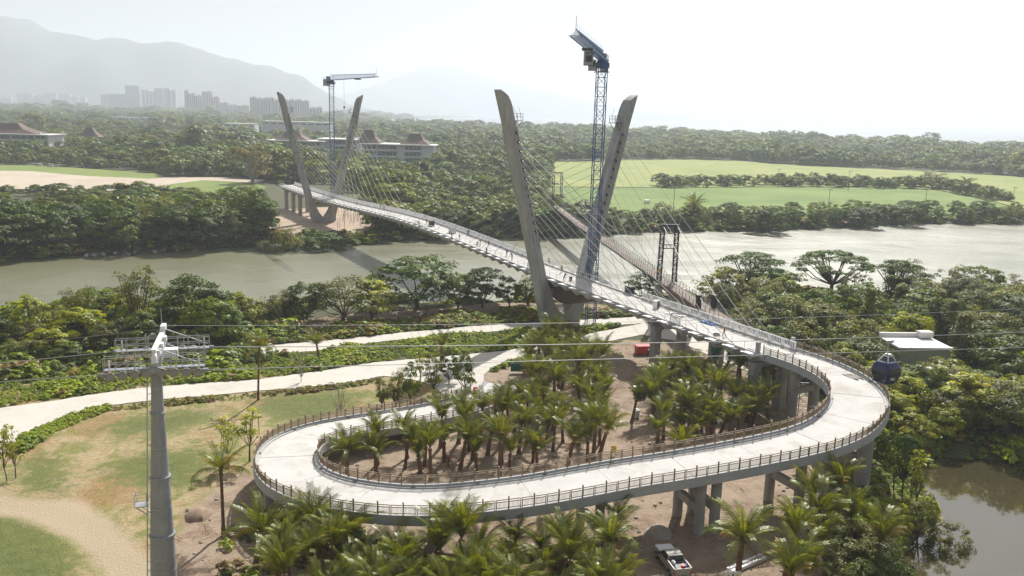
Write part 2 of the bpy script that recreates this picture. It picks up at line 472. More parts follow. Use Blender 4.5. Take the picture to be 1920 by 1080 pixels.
field = mixc(nt, 1.0, field, ramp(nt, noise(nt, 1.7, 6, .75, vec=pos), [(.32, .62), (.62, 1.12)]), 'MULTIPLY')
lushc = mixc(nt, ramp(nt, nB, [(.3, 0.), (.7, 1.)]), (.075, .1, .02), (.17, .185, .04))
lushc = mixc(nt, 1.0, lushc, ramp(nt, nC, [(.3, .7), (.65, 1.08)]), 'MULTIPLY')
dirtc = mixc(nt, ramp(nt, nB, [(.35, 0.), (.65, 1.)]), (.2, .135, .09), (.38, .285, .2))
dirtc = mixc(nt, ramp(nt, nC, [(.45, 0.), (.6, .55)]), dirtc, (.13, .08, .05))
dirtc = mixc(nt, ramp(nt, nD, [(.42, 0.), (.6, .7)]), dirtc, (.36, .28, .2))
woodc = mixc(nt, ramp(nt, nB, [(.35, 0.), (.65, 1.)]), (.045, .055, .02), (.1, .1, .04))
def edge(sock, w=.5):
    a = nd(nt, 'ShaderNodeMath', operation='ADD'); nt.links.new(sock, a.inputs[0])
    s_ = nd(nt, 'ShaderNodeMath', operation='MULTIPLY_ADD'); nt.links.new(nB, s_.inputs[0]); s_.inputs[1].default_value = w; s_.inputs[2].default_value = -w / 2
    nt.links.new(s_.outputs[0], a.inputs[1])
    return ramp(nt, a.outputs[0], [(.32, 0.), (.7, 1.)])
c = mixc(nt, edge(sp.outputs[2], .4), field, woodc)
c = mixc(nt, edge(sp.outputs[0], 1.9), c, lushc)
c = mixc(nt, edge(at.outputs['Alpha'], .5), c, (.4, .32, .21))
c = mixc(nt, edge(sp.outputs[1], .7), c, dirtc)
nt.links.new(c, b.inputs['Base Color']); b.inputs['Roughness'].default_value = .95
bump(nt, b, nC, .8, .25)
me.materials.append(m)
tag(link('ground', me), kind='structure')

# water ------------------------------------------------------------
def water_mat(name, col, rough, ripple, bs, spec=.5, ior=1.42):
    m, nt, b = new_mat(name)
    geo = nd(nt, 'ShaderNodeNewGeometry')
    mp = nd(nt, 'ShaderNodeMapping'); mp.inputs['Scale'].default_value = (.55, 1.0, 1)
    mp.inputs['Rotation'].default_value = (0, 0, .35)
    nt.links.new(geo.outputs['Position'], mp.inputs['Vector'])
    n0 = noise(nt, ripple, 4, .62, vec=mp.outputs[0], dist=.4)
    n1 = noise(nt, .02, 3, .5, vec=geo.outputs['Position'])
    c = mixc(nt, ramp(nt, n1, [(.4, 0.), (.65, 1.)]), col, tuple(x * .82 for x in col))
    nt.links.new(c, b.inputs['Base Color'])
    nt.links.new(ramp(nt, noise(nt, .035, 4, .6, vec=mp.outputs[0], dist=1.0), [(.35, rough * .85), (.7, rough * 1.2)]), b.inputs['Roughness'])
    b.inputs['IOR'].default_value = ior
    b.inputs['Specular IOR Level'].default_value = spec
    n9 = noise(nt, ripple * .22, 3, .6, vec=mp.outputs[0], dist=.8)
    a9 = nd(nt, 'ShaderNodeMath', operation='MULTIPLY_ADD'); nt.links.new(n9, a9.inputs[0]); a9.inputs[1].default_value = 2.5; nt.links.new(n0, a9.inputs[2])
    bump(nt, b, a9.outputs[0], bs * .8, .45)
    return m
def sheet(name, poly, z, mat, kind='structure'):
    me = bpy.data.meshes.new(name)
    bm = bmesh.new()
    f = bm.faces.new([bm.verts.new((x, y, z)) for x, y in poly])
    bmesh.ops.recalc_face_normals(bm, faces=bm.faces)
    if f.normal.z < 0: f.normal_flip()
    bmesh.ops.triangulate(bm, faces=bm.faces)
    bm.to_mesh(me); bm.free()
    me.materials.append(mat)
    return tag(link(name, me), kind=kind)
sheet('river', [(-900, 10), (-400, 75), (-250, 130), (-114, 170), (30, 198), (139, 212), (300, 238), (900, 310), (900, 670), (600, 565), (249, 436), (109, 385), (27, 350), (-61, 315), (-151, 262), (-250, 245), (-900, 180)],
      WATER, water_mat('murky_river_water', (.15, .148, .08), .34, .5, .45, 1.0, 1.5))
sheet('pond', [(33, 38), (150, 38), (160, 127), (62, 130), (50, 116), (46, 100), (38, 92)], WATER, water_mat('still_pond_water', (.062, .054, .026), .03, .35, .045, .8, 1.85))
sheet('sea', [(-660, 9000), (-640, 4300), (-520, 2850), (-395, 2400), (340, 2200), (885, 1520), (2290, 860), (9400, 150), (9400, 20000), (-660, 20000)], WATER, water_mat('pale_sea_water', (.12, .16, .17), .3, .05, .6))

def drape(name, poly, lift, mat, step=1.3):
    """flat paving sheet laid over the ground with its own thin edge"""
    me = bpy.data.meshes.new(name)
    bm = bmesh.new()
    rj = random.Random(len(poly)); fine = []
    for (ax, ay), (bx, by) in zip(poly, poly[1:] + poly[:1]):
        n_ = max(1, int(math.hypot(bx - ax, by - ay) / .9))
        for q in range(n_): fine.append((ax + (bx - ax) * q / n_ + rj.uniform(-.16, .16), ay + (by - ay) * q / n_ + rj.uniform(-.16, .16)))
    poly = fine
    f = bm.faces.new([bm.verts.new((x, y, 0)) for x, y in poly])
    bm.normal_update()
    if f.normal.z < 0: f.normal_flip()
    bmesh.ops.triangulate(bm, faces=bm.faces)
    ext = bmesh.ops.extrude_face_region(bm, geom=bm.faces[:])
    top = [v for v in ext['geom'] if isinstance(v, bmesh.types.BMVert)]
    for v in bm.verts: v.co.z = -.4
    for v in top: v.co.z = lift
    bmesh.ops.recalc_face_normals(bm, faces=bm.faces)
    bm.to_mesh(me); bm.free(); me.materials.append(mat)
    return tag(link(name, me), kind='structure')
drape('path', PATH1, .12, MAT['path'])
drape('path', PATH2, .12, MAT['path'])
drape('path', PATH3, .115, MAT['path'])

# fields, fairway and sand on the far side ---------------------------
def flat_mat(name, a, b_, sc_=.02, s2=.3):
    m, nt, b = new_mat(name)
    geo = nd(nt, 'ShaderNodeNewGeometry')
    n1 = noise(nt, sc_, 5, .65, vec=geo.outputs['Position'], dist=.5); n2 = noise(nt, s2, 4, .7, vec=geo.outputs['Position'])
    c = mixc(nt, ramp(nt, n1, [(.38, 0.), (.62, 1.)]), a, b_)
    c = mixc(nt, 1.0, c, ramp(nt, n2, [(.3, .82), (.7, 1.)]), 'MULTIPLY')
    nt.links.new(c, b.inputs['Base Color']); b.inputs['Roughness'].default_value = .95
    return m
turf = flat_mat('mown_turf', (.12, .19, .03), (.19, .26, .05))
hay = flat_mat('pale_grass_field', (.2, .26, .055), (.3, .31, .09))
fw = flat_mat('fairway_grass', (.14, .2, .03), (.2, .25, .045), .01)
sandm = flat_mat('pale_sand', (.46, .38, .29), (.52, .44, .34))
LOWF = px_poly([(1030, 352), (1240, 353), (1450, 352), (1660, 352), (1760, 358), (1830, 372), (1895, 388), (1890, 398), (1800, 404), (1620, 400), (1440, 404), (1250, 404), (1100, 400), (1035, 385)])
UPF = px_poly([(1040, 304), (1180, 301), (1300, 299), (1400, 303), (1500, 311), (1620, 316), (1750, 322), (1850, 328), (1990, 338), (1990, 404), (1896, 387), (1831, 371), (1761, 357), (1661, 351), (1450, 351), (1240, 352), (1030, 351)])
FAIR1 = px_poly([(-60, 309), (60, 311), (180, 318), (290, 326), (312, 332), (280, 336), (160, 331), (60, 322), (-60, 320)])
SAND = px_poly([(-60, 320), (60, 322), (160, 331), (280, 336), (330, 332), (420, 334), (500, 338), (480, 345), (380, 339), (322, 346), (300, 356), (150, 360), (-60, 352)])
FAIR2 = px_poly([(322, 346), (380, 339), (480, 344), (500, 352), (480, 366), (390, 366), (310, 360)])
for nme, pl, mt in (('sports_field', LOWF, turf), ('grass_field', UPF, hay), ('fairway', FAIR1, fw), ('sand', SAND, sandm), ('fairway', FAIR2, fw)):
    sheet(nme, pl, .35, mt)
CLEAR = px_poly([(500, 352), (560, 345), (640, 350), (690, 400), (690, 440), (600, 452), (480, 440), (505, 400)])
sheet('building_site', px_poly([(505, 395), (700, 385), (735, 420), (690, 440), (600, 446), (500, 436)]), .3, flat_mat('pale_site_earth', (.36, .27, .19), (.45, .35, .26), .1))
ROAD = px_poly([(418, 243), (424, 243), (424, 248), (412, 256), (392, 262), (378, 262), (396, 253)])
sheet('road', ROAD, .3, flat_mat('pale_road', (.5, .47, .43), (.56, .53, .5)))

# mountains ----------------------------------------------------------
def mountain(name, prof, Y, depth, mat, seed):
    """ridge whose crest follows the profile at distance Y; falls away to both sides"""
    pts = [GY(x, y, Y) for x, y in prof]
    X0, X1 = pts[0].x, pts[-1].x
    n = 150; r = 26
    r2 = np.random.default_rng(seed)
    X = np.linspace(X0, X1, n)
    crest = np.interp(X, [p.x for p in pts], [p.z for p in pts])
    k = np.arange(n)
    crest = crest + np.convolve(r2.normal(0, 1, n), [.2, .6, .2], 'same') * 7
    ph = r2.uniform(0, 6, 8)
    vs = []; fs = []
    for j in range(r):
        t = j / (r - 1) * 2 - 1            # -1 near foot, 0 crest, 1 far foot
        spur = sum(np.sin(X / L_ + ph[q] + t * (2 + q)) for q, L_ in enumerate((160, 260, 420, 90))) / 4
        fall = (1 - abs(t)) ** (1.0) 
        zz = crest * np.clip(fall + .38 * spur * (1 - abs(t)) * abs(t) * 3, 0, 1) - 6
        for i in range(n): vs.append((X[i], Y + t * depth + 110 * spur[i], zz[i]))
    for j in range(r - 1):
        for i in range(n - 1):
            a = j * n + i; fs.append((a, a + 1, a + n + 1, a + n))
    me = bpy.data.meshes.new(name); me.from_pydata(vs, [], fs); me.materials.append(mat)
    smooth(me)
    return tag(link(name, me), kind='structure')
mm = flat_mat('forested_mountain', (.05, .075, .04), (.1, .11, .06), .004, .02)
mountain('mountain_range', [(-700, 120), (-500, 60), (-350, 70), (-200, 20), (-90, 38), (0, 25), (40, 30), (75, 50), (150, 57), (180, 68), (240, 65), (265, 72), (340, 74), (375, 84), (405, 98), (435, 104), (460, 118), (500, 121), (540, 131), (565, 138), (590, 158), (620, 176), (650, 192), (700, 206)], 7000, 1500, mm, 3)
mountain('mountain_range', [(-100, 170), (100, 150), (300, 160), (480, 175), (600, 186), (660, 172), (700, 158), (740, 143), (780, 126), (820, 119), (865, 124), (920, 146), (980, 158), (1030, 170), (1100, 190), (1180, 207), (1300, 222)], 13500, 1300, mm, 5)

# haze -----------------------------------------------------------------
mb = MB(); mb.box((0, 9800, 443), (24000, 21000, 904))
m = bpy.data.materials.new('sea_haze'); m.use_nodes = True; nt = m.node_tree
nt.nodes.remove(nt.nodes.get('Principled BSDF'))
pv = nd(nt, 'ShaderNodeVolumePrincipled')
pv.inputs['Color'].default_value = (.83, .895, .975, 1)
pv.inputs['Density'].default_value = 1.8e-4
pv.inputs['Anisotropy'].default_value = .25
nt.links.new(pv.outputs[0], nt.nodes.get('Material Output').inputs['Volume'])
hme = mb.mesh('haze', m)
tag(link('haze', hme), kind='stuff')

# ================================================================== the cable-stayed footbridge
AX = Vector((-.483, .875, 0)).normalized(); NX = Vector((AX.y, -AX.x, 0))      # along the deck (away), to the right of it
B0 = Vector((10.7, 182, 0))                                                     # near pylon
def bz(s): return 10.1 + 2.5 * math.exp(-((s - 80) / 62) ** 2) - .25 * max(0, -s) / 60
def bp(s, t=0, dz=0): p = B0 + AX * s + NX * t; return Vector((p.x, p.y, bz(s) + dz))
S0, S1 = -63.5, 238.0
HW = 3.55
bridge = thing('cable_stayed_bridge', 'white cable-stayed footbridge with leaning concrete pylons crossing the river', 'bridge', (0, 0, 0))
def loft(mb, sect, ss, place):
    """cross-section [(t, dz)] carried along the stations ss"""
    n = len(sect); vs = []
    for s in ss:
        for t, dz in sect: vs.append(place(s, t, dz))
    fs = []
    for i in range(len(ss) - 1):
        for k in range(n):
            a = i * n + k; b_ = i * n + (k + 1) % n
            fs.append((a, a + n, b_ + n, b_))
    fs.append(tuple(range(n))[::-1]); fs.append(tuple((len(ss) - 1) * n + k for k in range(n)))
    mb.add(vs, fs)
ss = [S0 + (S1 - S0) * i / 90 for i in range(91)]
mb = MB(); loft(mb, [(-HW, 0), (HW, 0), (HW, -.28), (-HW, -.28)], ss, bp)
link('deck', mb.mesh('deck', 'deck'), bridge)
mb = MB(); loft(mb, [(-HW + .1, -.285), (HW - .1, -.285), (2.2, -1.35), (-2.2, -1.35)], ss, bp)
link('girder', mb.mesh('girder', 'girder'), bridge)
for side in (-1, 1):
    mb = MB(); a, b_ = side * (HW - .02), side * (HW - .34)
    loft(mb, [(a, .004), (a, .28), (b_, .28), (b_, .004)], ss, bp)
    link('curb', mb.mesh('curb', 'deck'), bridge)
# wedge brackets under both edges
mb = MB()
for w0, w1, z0, z1, x0, x1 in ((1.9, 1.9, 0, 0, 0, 0),):
    # folded inverted pyramid: rectangle at deck level, point below and inboard
    vs = [(0, -1.95, -.1), (1.05, -1.2, -.02), (1.05, .75, -.02), (0, 1.95, -.1), (-.25, 0, -1.5), (.8, 1.0, -.5), (-.6, -1.9, -.9), (-.6, 1.9, -.9)]
    fs = [(0, 3, 2, 1), (1, 2, 5), (1, 5, 4), (0, 1, 4), (2, 3, 5), (3, 4, 5), (0, 4, 6), (3, 7, 4)]
    mb.add(vs, fs)
brk = mb.mesh('bracket', 'girder')
mb = MB(); mb.box((.5, 0, .05), (1.0, 1.6, .06)); plat = mb.mesh('anchor_plate', 'whitepaint')
BS = 4.15
yaw_r = math.atan2(NX.y, NX.x)
nb = int((S1 - S0 - 3) / BS)
for side in (-1, 1):
    for i in range(nb):
        s = S0 + 2.6 + i * BS
        o = link('bracket', brk, bridge, bp(s, side * HW), (0, 0, yaw_r if side > 0 else yaw_r + PI))
        link('anchor_plate', plat, o)
# railing panels: white frames with upright bars
def rail_panel(L, h, mat, nbar, fr=.1, bar=.045):
    mb = MB()
    for x in (fr / 2, L - fr / 2): mb.box((x, 0, h / 2), (fr, fr, h))
    for z in (fr / 2 + .08, h - fr / 2): mb.box((L / 2, 0, z), (L - 2 * fr - .004, fr * .8, fr))
    for k in range(nbar):
        x = fr + (L - 2 * fr) * (k + .5) / nbar
        mb.box((x, 0, h / 2), (bar, bar, h - 2 * fr - .09))
    return mb.mesh('railing_panel', mat)
WP = rail_panel(2.72, 1.25, 'whitepaint', 7, .14, .09)
WP2 = rail_panel(2.72, 1.1, 'whitepaint', 2, .07, .05)
def along(s): 
    d = bp(s + .5) - bp(s - .5); return math.atan2(d.y, d.x), -math.atan2(d.z, math.hypot(d.x, d.y))
npn = int((S1 - S0) / 2.8)
for i in range(npn):
    s = S0 + .1 + i * 2.8
    yaw, pit = along(s)
    M3 = Matrix.Rotation(yaw, 4, 'Z') @ Matrix.Rotation(pit, 4, 'Y')
    # right side is complete save a gap beside the near crane; the left side only here and there
    if not (-26 < s < -19):
        light = s > -19 and s < 18
        o = link('railing_panel', WP2 if light else WP, bridge); o.matrix_local = Matrix.Translation(bp(s, HW - .18, .28)) @ M3
    if (2 < s < 8) or (66 < s < 74) or (88 < s < 97) or s > 150 or (-44 < s < -41):
        o = link('railing_panel', WP if s < 60 else WP2, bridge); o.matrix_local = Matrix.Translation(bp(s, -HW + .18, .28)) @ M3
# temporary thin guard posts with wire along the open left edge
mb = MB(); mb.tube([(0, 0, 0), (0, 0, 1.15)], .035, 5); gp = mb.mesh('guard_post', 'galv')
for i in range(int((150 - S0) / 2.8)):
    s = S0 + 1.4 + i * 2.8
    link('guard_post', gp, bridge, bp(s, -HW + .15, .28))
mb = MB()
for z in (.75, 1.35):
    pts = [bp(S0 + 1.4 + (150 - S0 - 2) * k / 70, -HW + .15, z) for k in range(71)]
    mb.tube(pts, .018, 3)
link('guard_wire', mb.mesh('guard_wire', 'galv'), bridge)

# ---- pylons
LEAN = .257; TOPZ = 49.3
def leg_c(z): return 5.55 + (z - 10) * LEAN
def pylon_leg(side, sP, top):
    base = B0 + AX * sP
    def place(u, v, w): p = base + NX * (side * u) + AX * w; return (p.x, p.y, v)
    e_ = top - TOPZ
    inner = [(.02, -1), (.02, 2.5), (.5, 2.7), (1.3, 3.5), (2.1, 4.7), (2.75, 6.1), (3.35, 7.8), (leg_c(10) - 1.14, 10), (leg_c(12) - 1.12, 12), (leg_c(24) - 1.1, 24), (leg_c(40) - 1.1, 40), (leg_c(41.6) - 1.1, 41.6),
             (leg_c(42.4) - .9, 42.4), (leg_c(46.2) - .9, 46.2 + e_), (leg_c(47.4) - .75, 47.4 + e_), (leg_c(48.4) - .4, 48.4 + e_), (leg_c(49.0) + .3, 49.0 + e_)]
    outer = [(leg_c(49.5) + 1.05, 49.5 + e_), (leg_c(42.2) + .9, 42.2), (leg_c(41.2) + 1.1, 41.2), (leg_c(24) + 1.1, 24), (leg_c(11) + 1.12, 11), (leg_c(5) + 1.18, 5), (leg_c(0) + 1.25, 0), (leg_c(0) + 1.25, -1)]
    mb = MB()
    poly = inner + outer
    # two halves with a shallow groove between them down the river face
    nseg = len(poly)
    mb.prism(poly, place, -1.42, 1.42)
    for sgn in (-1, 1):
        rib = [(leg_c(z) - .28, z) for z in (5, 20, 41)] + [(leg_c(z) + .28, z) for z in (41, 20, 5)]
        mb.prism(rib, place, sgn * 1.42, sgn * 1.54)
    me = mb.mesh('pylon_leg', 'pylon'); fix_normals(me)
    o = link('pylon_leg', me, bridge)
    # climbing platform near the top, on the inner face
    mb = MB()
    c = Vector(place(leg_c(43.5) - 1.1, 43.5, 0)); d = (NX * -side)
    R = Matrix.Rotation(math.atan2(d.y, d.x), 3, 'Z')
    for q in ((.9, 0, 0),): mb.box(c + R @ Vector(q), (1.8, 2.4, .12), R=R)
    for x, y in ((.3, -1.1), (1.7, -1.1), (.3, 1.1), (1.7, 1.1), (1.7, 0)):
        a = c + R @ Vector((x, y, 0)); mb.bar(a, a + Vector((0, 0, 1.5)), .07)
    for z in (.8, 1.45):
        for (x0, y0), (x1, y1) in (((.3, -1.1), (1.7, -1.1)), ((1.7, -1.1), (1.7, 1.1)), ((1.7, 1.1), (.3, 1.1))):
            mb.bar(c + R @ Vector((x0, y0, z)), c + R @ Vector((x1, y1, z)), .06)
    for y in (-1, 1):
        mb.bar(c + R @ Vector((1.6, y, 0)), c + R @ Vector((.1 - .5, y, -2.6)), .09)
        mb.bar(c + R @ Vector((.5, y, 3.0)), c + R @ Vector((1.7, y, .2)), .05)
    link('work_platform', mb.mesh('work_platform', 'darksteel'), o)
    return o
SF = 180.0
def leg_pt(side, sP, z, off=0, w=0):
    p = B0 + AX * (sP + w) + NX * side * (leg_c(z) + off); return Vector((p.x, p.y, z))
for side in (-1, 1):
    pylon_leg(side, 0, TOPZ); pylon_leg(side, SF, TOPZ + 1)
for sP in (0, SF):
    # cross beam under the deck and curved brown formwork below it
    mb = MB()
    prof = [(-4.6, 8.3), (4.6, 8.3), (4.4, 7.6), (3.4, 6.9), (1.5, 6.5), (-1.5, 6.5), (-3.4, 6.9), (-4.4, 7.6)]
    base = B0 + AX * sP
    mb.prism(prof, lambda u, v, w: tuple(base + NX * u + AX * w + Vector((0, 0, v))), -1.0, 1.0)
    me = mb.mesh('cross_beam', 'column'); fix_normals(me); link('cross_beam', me, bridge)
mb = MB()
n = 12
top = [(-9.5 + 17 * k / n) for k in range(n + 1)]
vs = []
for k, s in enumerate(top):
    q = k / n
    dz = -1.4 - 3.4 * math.sin(PI * min(1, q * 1.0)) ** .8
    for t in (-2.4, 2.6): p = bp(s - 3, t, dz); vs.append(p)
for k, s in enumerate(top):
    for t in (-2.4, 2.6): vs.append(bp(s - 3, t, -1.36))
fs = []; o_ = 2 * (n + 1)
for k in range(n):
    a = 2 * k; fs += [(a, a + 1, a + 3, a + 2), (a, a + 2, o_ + a + 2, o_ + a), (a + 1, o_ + a + 1, o_ + a + 3, a + 3)]
mb.add(vs, fs); link('formwork', mb.mesh('formwork', 'tarp'), bridge)

# ---- stay cables and the dark anchor stubs on the legs
def cable(a, b_, r, mat):
    d = b_ - a; L = d.length
    sag = L * .004
    mb = MB(); mb.tube([a.lerp(b_, k / 6) - Vector((0, 0, sag * 4 * (k / 6) * (1 - k / 6))) for k in range(7)], r, 5, cap=False)
    return link('stay_cable', mb.mesh('stay_cable', mat), bridge)
mb = MB(); mb.tube([(0, 0, -.9), (0, 0, .5)], .17, 6); stub = mb.mesh('anchor_tube', 'darksteel')
def stays(sP, dirn, n, z0, z1, s_first, ds, mats):
    for side in (-1, 1):
        for k in range(n):
            z = z0 + (z1 - z0) * k / (n - 1)
            sd_ = sP + dirn * (s_first + ds * k)
            if sd_ < S0 + 1.5 or sd_ > S1 - 1: continue
            a = leg_pt(side, sP, z, -.5, dirn * 1.42)
            e = bp(sd_, side * (HW + .45), .1)
            cable(a, e, (.048 if sP == 0 else .055) if mats[0] != 'cabledark' else .04, mats[k % len(mats)])
            st = link('anchor_tube', stub, bridge, a - (a - e).normalized() * .2)
            st.rotation_euler = (e - a).to_track_quat('Z', 'Y').to_euler()
stays(0, -1, 12, 21, 41.2, 13, BS, ['cable', 'cable', 'cabledark'])
stays(0, 1, 11, 22, 41.2, 18, BS * 1.72, ['cabledark'])
stays(SF, -1, 11, 22, 42, 18, BS * 1.5, ['cableyellow', 'cable', 'cableyellow'])
stays(SF, 1, 9, 24, 42, 12, BS * 1.1, ['cabledark', 'cable'])

# ---- piers of the bridge
def rect_pier(s, h0, w=1.35, d=1.35, cap=True, sp=3.0):
    o = link('pier', None, bridge)
    yaw = math.atan2(NX.y, NX.x)
    R = Matrix.Rotation(yaw, 3, 'Z')
    zt = bz(s) - 1.4
    for sg in (-1, 1):
        p = bp(s, sg * sp); z = hz(p.x, p.y) - .6
        mb = MB(); mb.box((p.x, p.y, (z + zt - 1.2) / 2), (w, d, zt - 1.2 - z), R=R)
        mb.box((p.x, p.y, zt - 1.95), (w + .22, d + .22, .12), R=R)
        link('column', mb.mesh('column', 'column'), o)
    mb = MB()
    prof = [(-sp - .7, zt - 1.197), (-sp + .7, zt - 1.197), (-sp + 1.0, zt - .75), (sp - 1.0, zt - .75), (sp - .7, zt - 1.197), (sp + .7, zt - 1.197), (sp + .9, zt), (-sp - .9, zt)]
    base = B0 + AX * s
    mb.prism(prof, lambda u, v, w_: tuple(base + NX * u + AX * w_ + Vector((0, 0, v))), -.7, .7)
    me = mb.mesh('pier_cap', 'column'); fix_normals(me); link('pier_cap', me, o)
for s in (-37.0, -61.5, 203, 214, 226): rect_pier(s, 0)
# tall grey block on the left at the pier by the plaza
# ---- materials lying on the deck are separate things (further below)

# ================================================================== curved approach ramp
RC = [(-.6, 137.5, .22), (-3, 130, .55), (-9.2, 120.9, 1.4), (-17, 113.6, 2.2), (-23.3, 107.4, 3.0), (-26.4, 101.4, 3.6), (-26.2, 95, 4.1), (-23.6, 88.8, 4.6), (-18.9, 84.5, 5.0),
      (-12.9, 82.2, 5.3), (-8.1, 81.5, 5.6), (-4, 82, 5.75), (2.2, 83.4, 6.05), (8.2, 85.4, 6.4), (13.3, 87.2, 6.7), (19.1, 89.0, 7.0), (25.2, 91, 7.4), (31.4, 93.3, 7.8), (36.7, 96.0, 8.1),
      (41.3, 99.8, 8.45), (45.2, 105.4, 8.85), (47.1, 111.2, 9.15), (47.0, 117, 9.45), (44.9, 122.4, 9.7), (41.9, 126.6, 9.9), (40.2, 129.8, 9.95)]
def catmull(P_, m):
    P_ = [Vector(p) for p in P_]; out = []
    for i in range(len(P_) - 1):
        p0, p1, p2, p3 = P_[max(i - 1, 0)], P_[i], P_[i + 1], P_[min(i + 2, len(P_) - 1)]
        for k in range(m):
            t = k / m
            out.append(.5 * ((2 * p1) + (p2 - p0) * t + (2 * p0 - 5 * p1 + 4 * p2 - p3) * t * t + (3 * p1 - p0 - 3 * p2 + p3) * t ** 3))
    out.append(P_[-1]); return out
def resample(pts, d):
    L = [0]
    for a, b_ in zip(pts, pts[1:]): L.append(L[-1] + (b_ - a).length)
    n = max(2, round(L[-1] / d)); out = []; j = 0
    for k in range(n + 1):
        t = L[-1] * k / n
        while j < len(L) - 2 and L[j + 1] < t: j += 1
        out.append(pts[j].lerp(pts[j + 1], (t - L[j]) / max(1e-9, L[j + 1] - L[j])))
    return out
ctr = resample(catmull(RC, 8), 1.0)
def nrm(pts, i):
    a = pts[max(i - 1, 0)]; b_ = pts[min(i + 1, len(pts) - 1)]
    t = (b_ - a); t.z = 0; t.normalize(); return Vector((t.y, -t.x, 0))          # to the right when walking up = outer side
NR = [nrm(ctr, i) for i in range(len(ctr))]
# outer side of the loop when going up from the plaza is on the right hand (loop turns left... kept by sign)
rampT = thing('approach_ramp', 'long oval concrete ramp with brown railings curving up to the white bridge', 'ramp', (0, 0, 0))
RW = 3.55
def rp(i, t, dz): p = ctr[i] + NR[i] * t; return Vector((p.x, p.y, ctr[i].z + dz))
idx = list(range(len(ctr)))
mb = MB(); loft(mb, [(-RW + .02, 0), (RW - .02, 0), (RW - .02, -.3), (-RW + .02, -.3)], idx, rp)
link('deck', mb.mesh('deck', 'deck'), rampT)
mb = MB(); loft(mb, [(-2.6, -.303), (2.6, -.303), (2.2, -1.15), (-2.2, -1.15)], idx, rp)
link('girder', mb.mesh('girder', 'curb'), rampT)
for sg in (-1, 1):
    mb = MB()
    # edge beam with a stepped top: outer fascia 0.9 m deep, curb 0.32 high
    sect = [(sg * (RW + .22), -.78), (sg * (RW + .22), .3), (sg * (RW - .1), .3), (sg * (RW - .1), .13), (sg * (RW - .42), .13), (sg * (RW - .42), .004), (sg * (RW - .015), .004), (sg * (RW - .015), -.78)]
    loft(mb, sect, idx, rp)
    me = mb.mesh('edge_beam', 'curb'); fix_normals(me); link('edge_beam', me, rampT)
# railing: posts and half-bay grilles
def grille(L):
    mb = MB(); h = 1.08
    for z in (h - .05, h - .27): mb.box((L / 2, 0, z), (L - .01, .07, .075))
    mb.box((L / 2, 0, .16), (L - .01, .06, .07))
    nb_ = 9
    for k in range(nb_): mb.box((L * (k + .5) / nb_, 0, (.195 + h - .31) / 2), (.035, .035, h - .31 - .195))
    return mb.mesh('railing_panel', 'wood')
mb = MB(); mb.box((0, 0, .66), (.12, .12, 1.32)); mb.box((0, 0, 1.345), (.16, .16, .05)); tallp = mb.mesh('railing_post', 'wood')
mb = MB(); 
for q in (-.07, .07): mb.box((q, 0, .52), (.06, .08, 1.04))
shortp = mb.mesh('railing_post', 'wood')
def rail_line(pts, parent, bay=1.32):
    pts = resample(pts, bay)
    L0 = (pts[1] - pts[0]).length
    gr = grille(L0 - .16)
    for i, p in enumerate(pts):
        q = pts[min(i + 1, len(pts) - 1)] - pts[max(i - 1, 0)]
        yaw = math.atan2(q.y, q.x)
        link('railing_post', tallp if i % 2 == 0 else shortp, parent, p, (0, 0, yaw))
        if i < len(pts) - 1:
            d = pts[i + 1] - p; yaw = math.atan2(d.y, d.x); pit = -math.atan2(d.z, math.hypot(d.x, d.y))
            o = link('railing_panel', gr, parent)
            o.matrix_local = Matrix.Translation(p + d.normalized() * .08) @ Matrix.Rotation(yaw, 4, 'Z') @ Matrix.Rotation(pit, 4, 'Y')
for sg in (-1, 1):
    lo_ = 8 if sg > 0 else 3
    line = [rp(i, sg * (RW + .06), .3) for i in range(lo_, len(ctr) - 3)]
    rail_line(line, rampT)
# square end posts at the bridge joint
for sg in (-1, 1):
    p = rp(len(ctr) - 3, sg * (RW + .06), 0)
    mb = MB(); mb.box((0, 0, .85), (.55, .55, 1.9)); link('end_post', mb.mesh('end_post', 'curb'), rampT, p, (0, 0, .5))
# expansion joints across the deck
mb = MB()
for i in range(6, len(ctr) - 4, 9):
    a, b_ = rp(i, -RW + .45, .0), rp(i, RW - .45, .0); mb = MB(); mb.bar(a, b_, .05 if i % 2 else .03)
    link('expansion_joint', mb.mesh('expansion_joint', 'curb'), rampT)
mb = MB(); mb.box((0, 0, 0), (.5, .2, .12)); drn = mb.mesh('drain', 'black')
for sg in (-1, 1):
    for i in range(10, len(ctr) - 6, 8): link('drain', drn, rampT, rp(i, sg * (RW - .3), .13), (0, 0, math.atan2(-NR[i].x, NR[i].y)))
for k in range(int((S1 - S0) / 8.3)):
    a, b_ = bp(S0 + 4 + 8.3 * k, -HW + .4, 0), bp(S0 + 4 + 8.3 * k, HW - .4, 0); mb = MB(); mb.bar(a, b_, .05); link('expansion_joint', mb.mesh('expansion_joint', 'curb'), bridge)
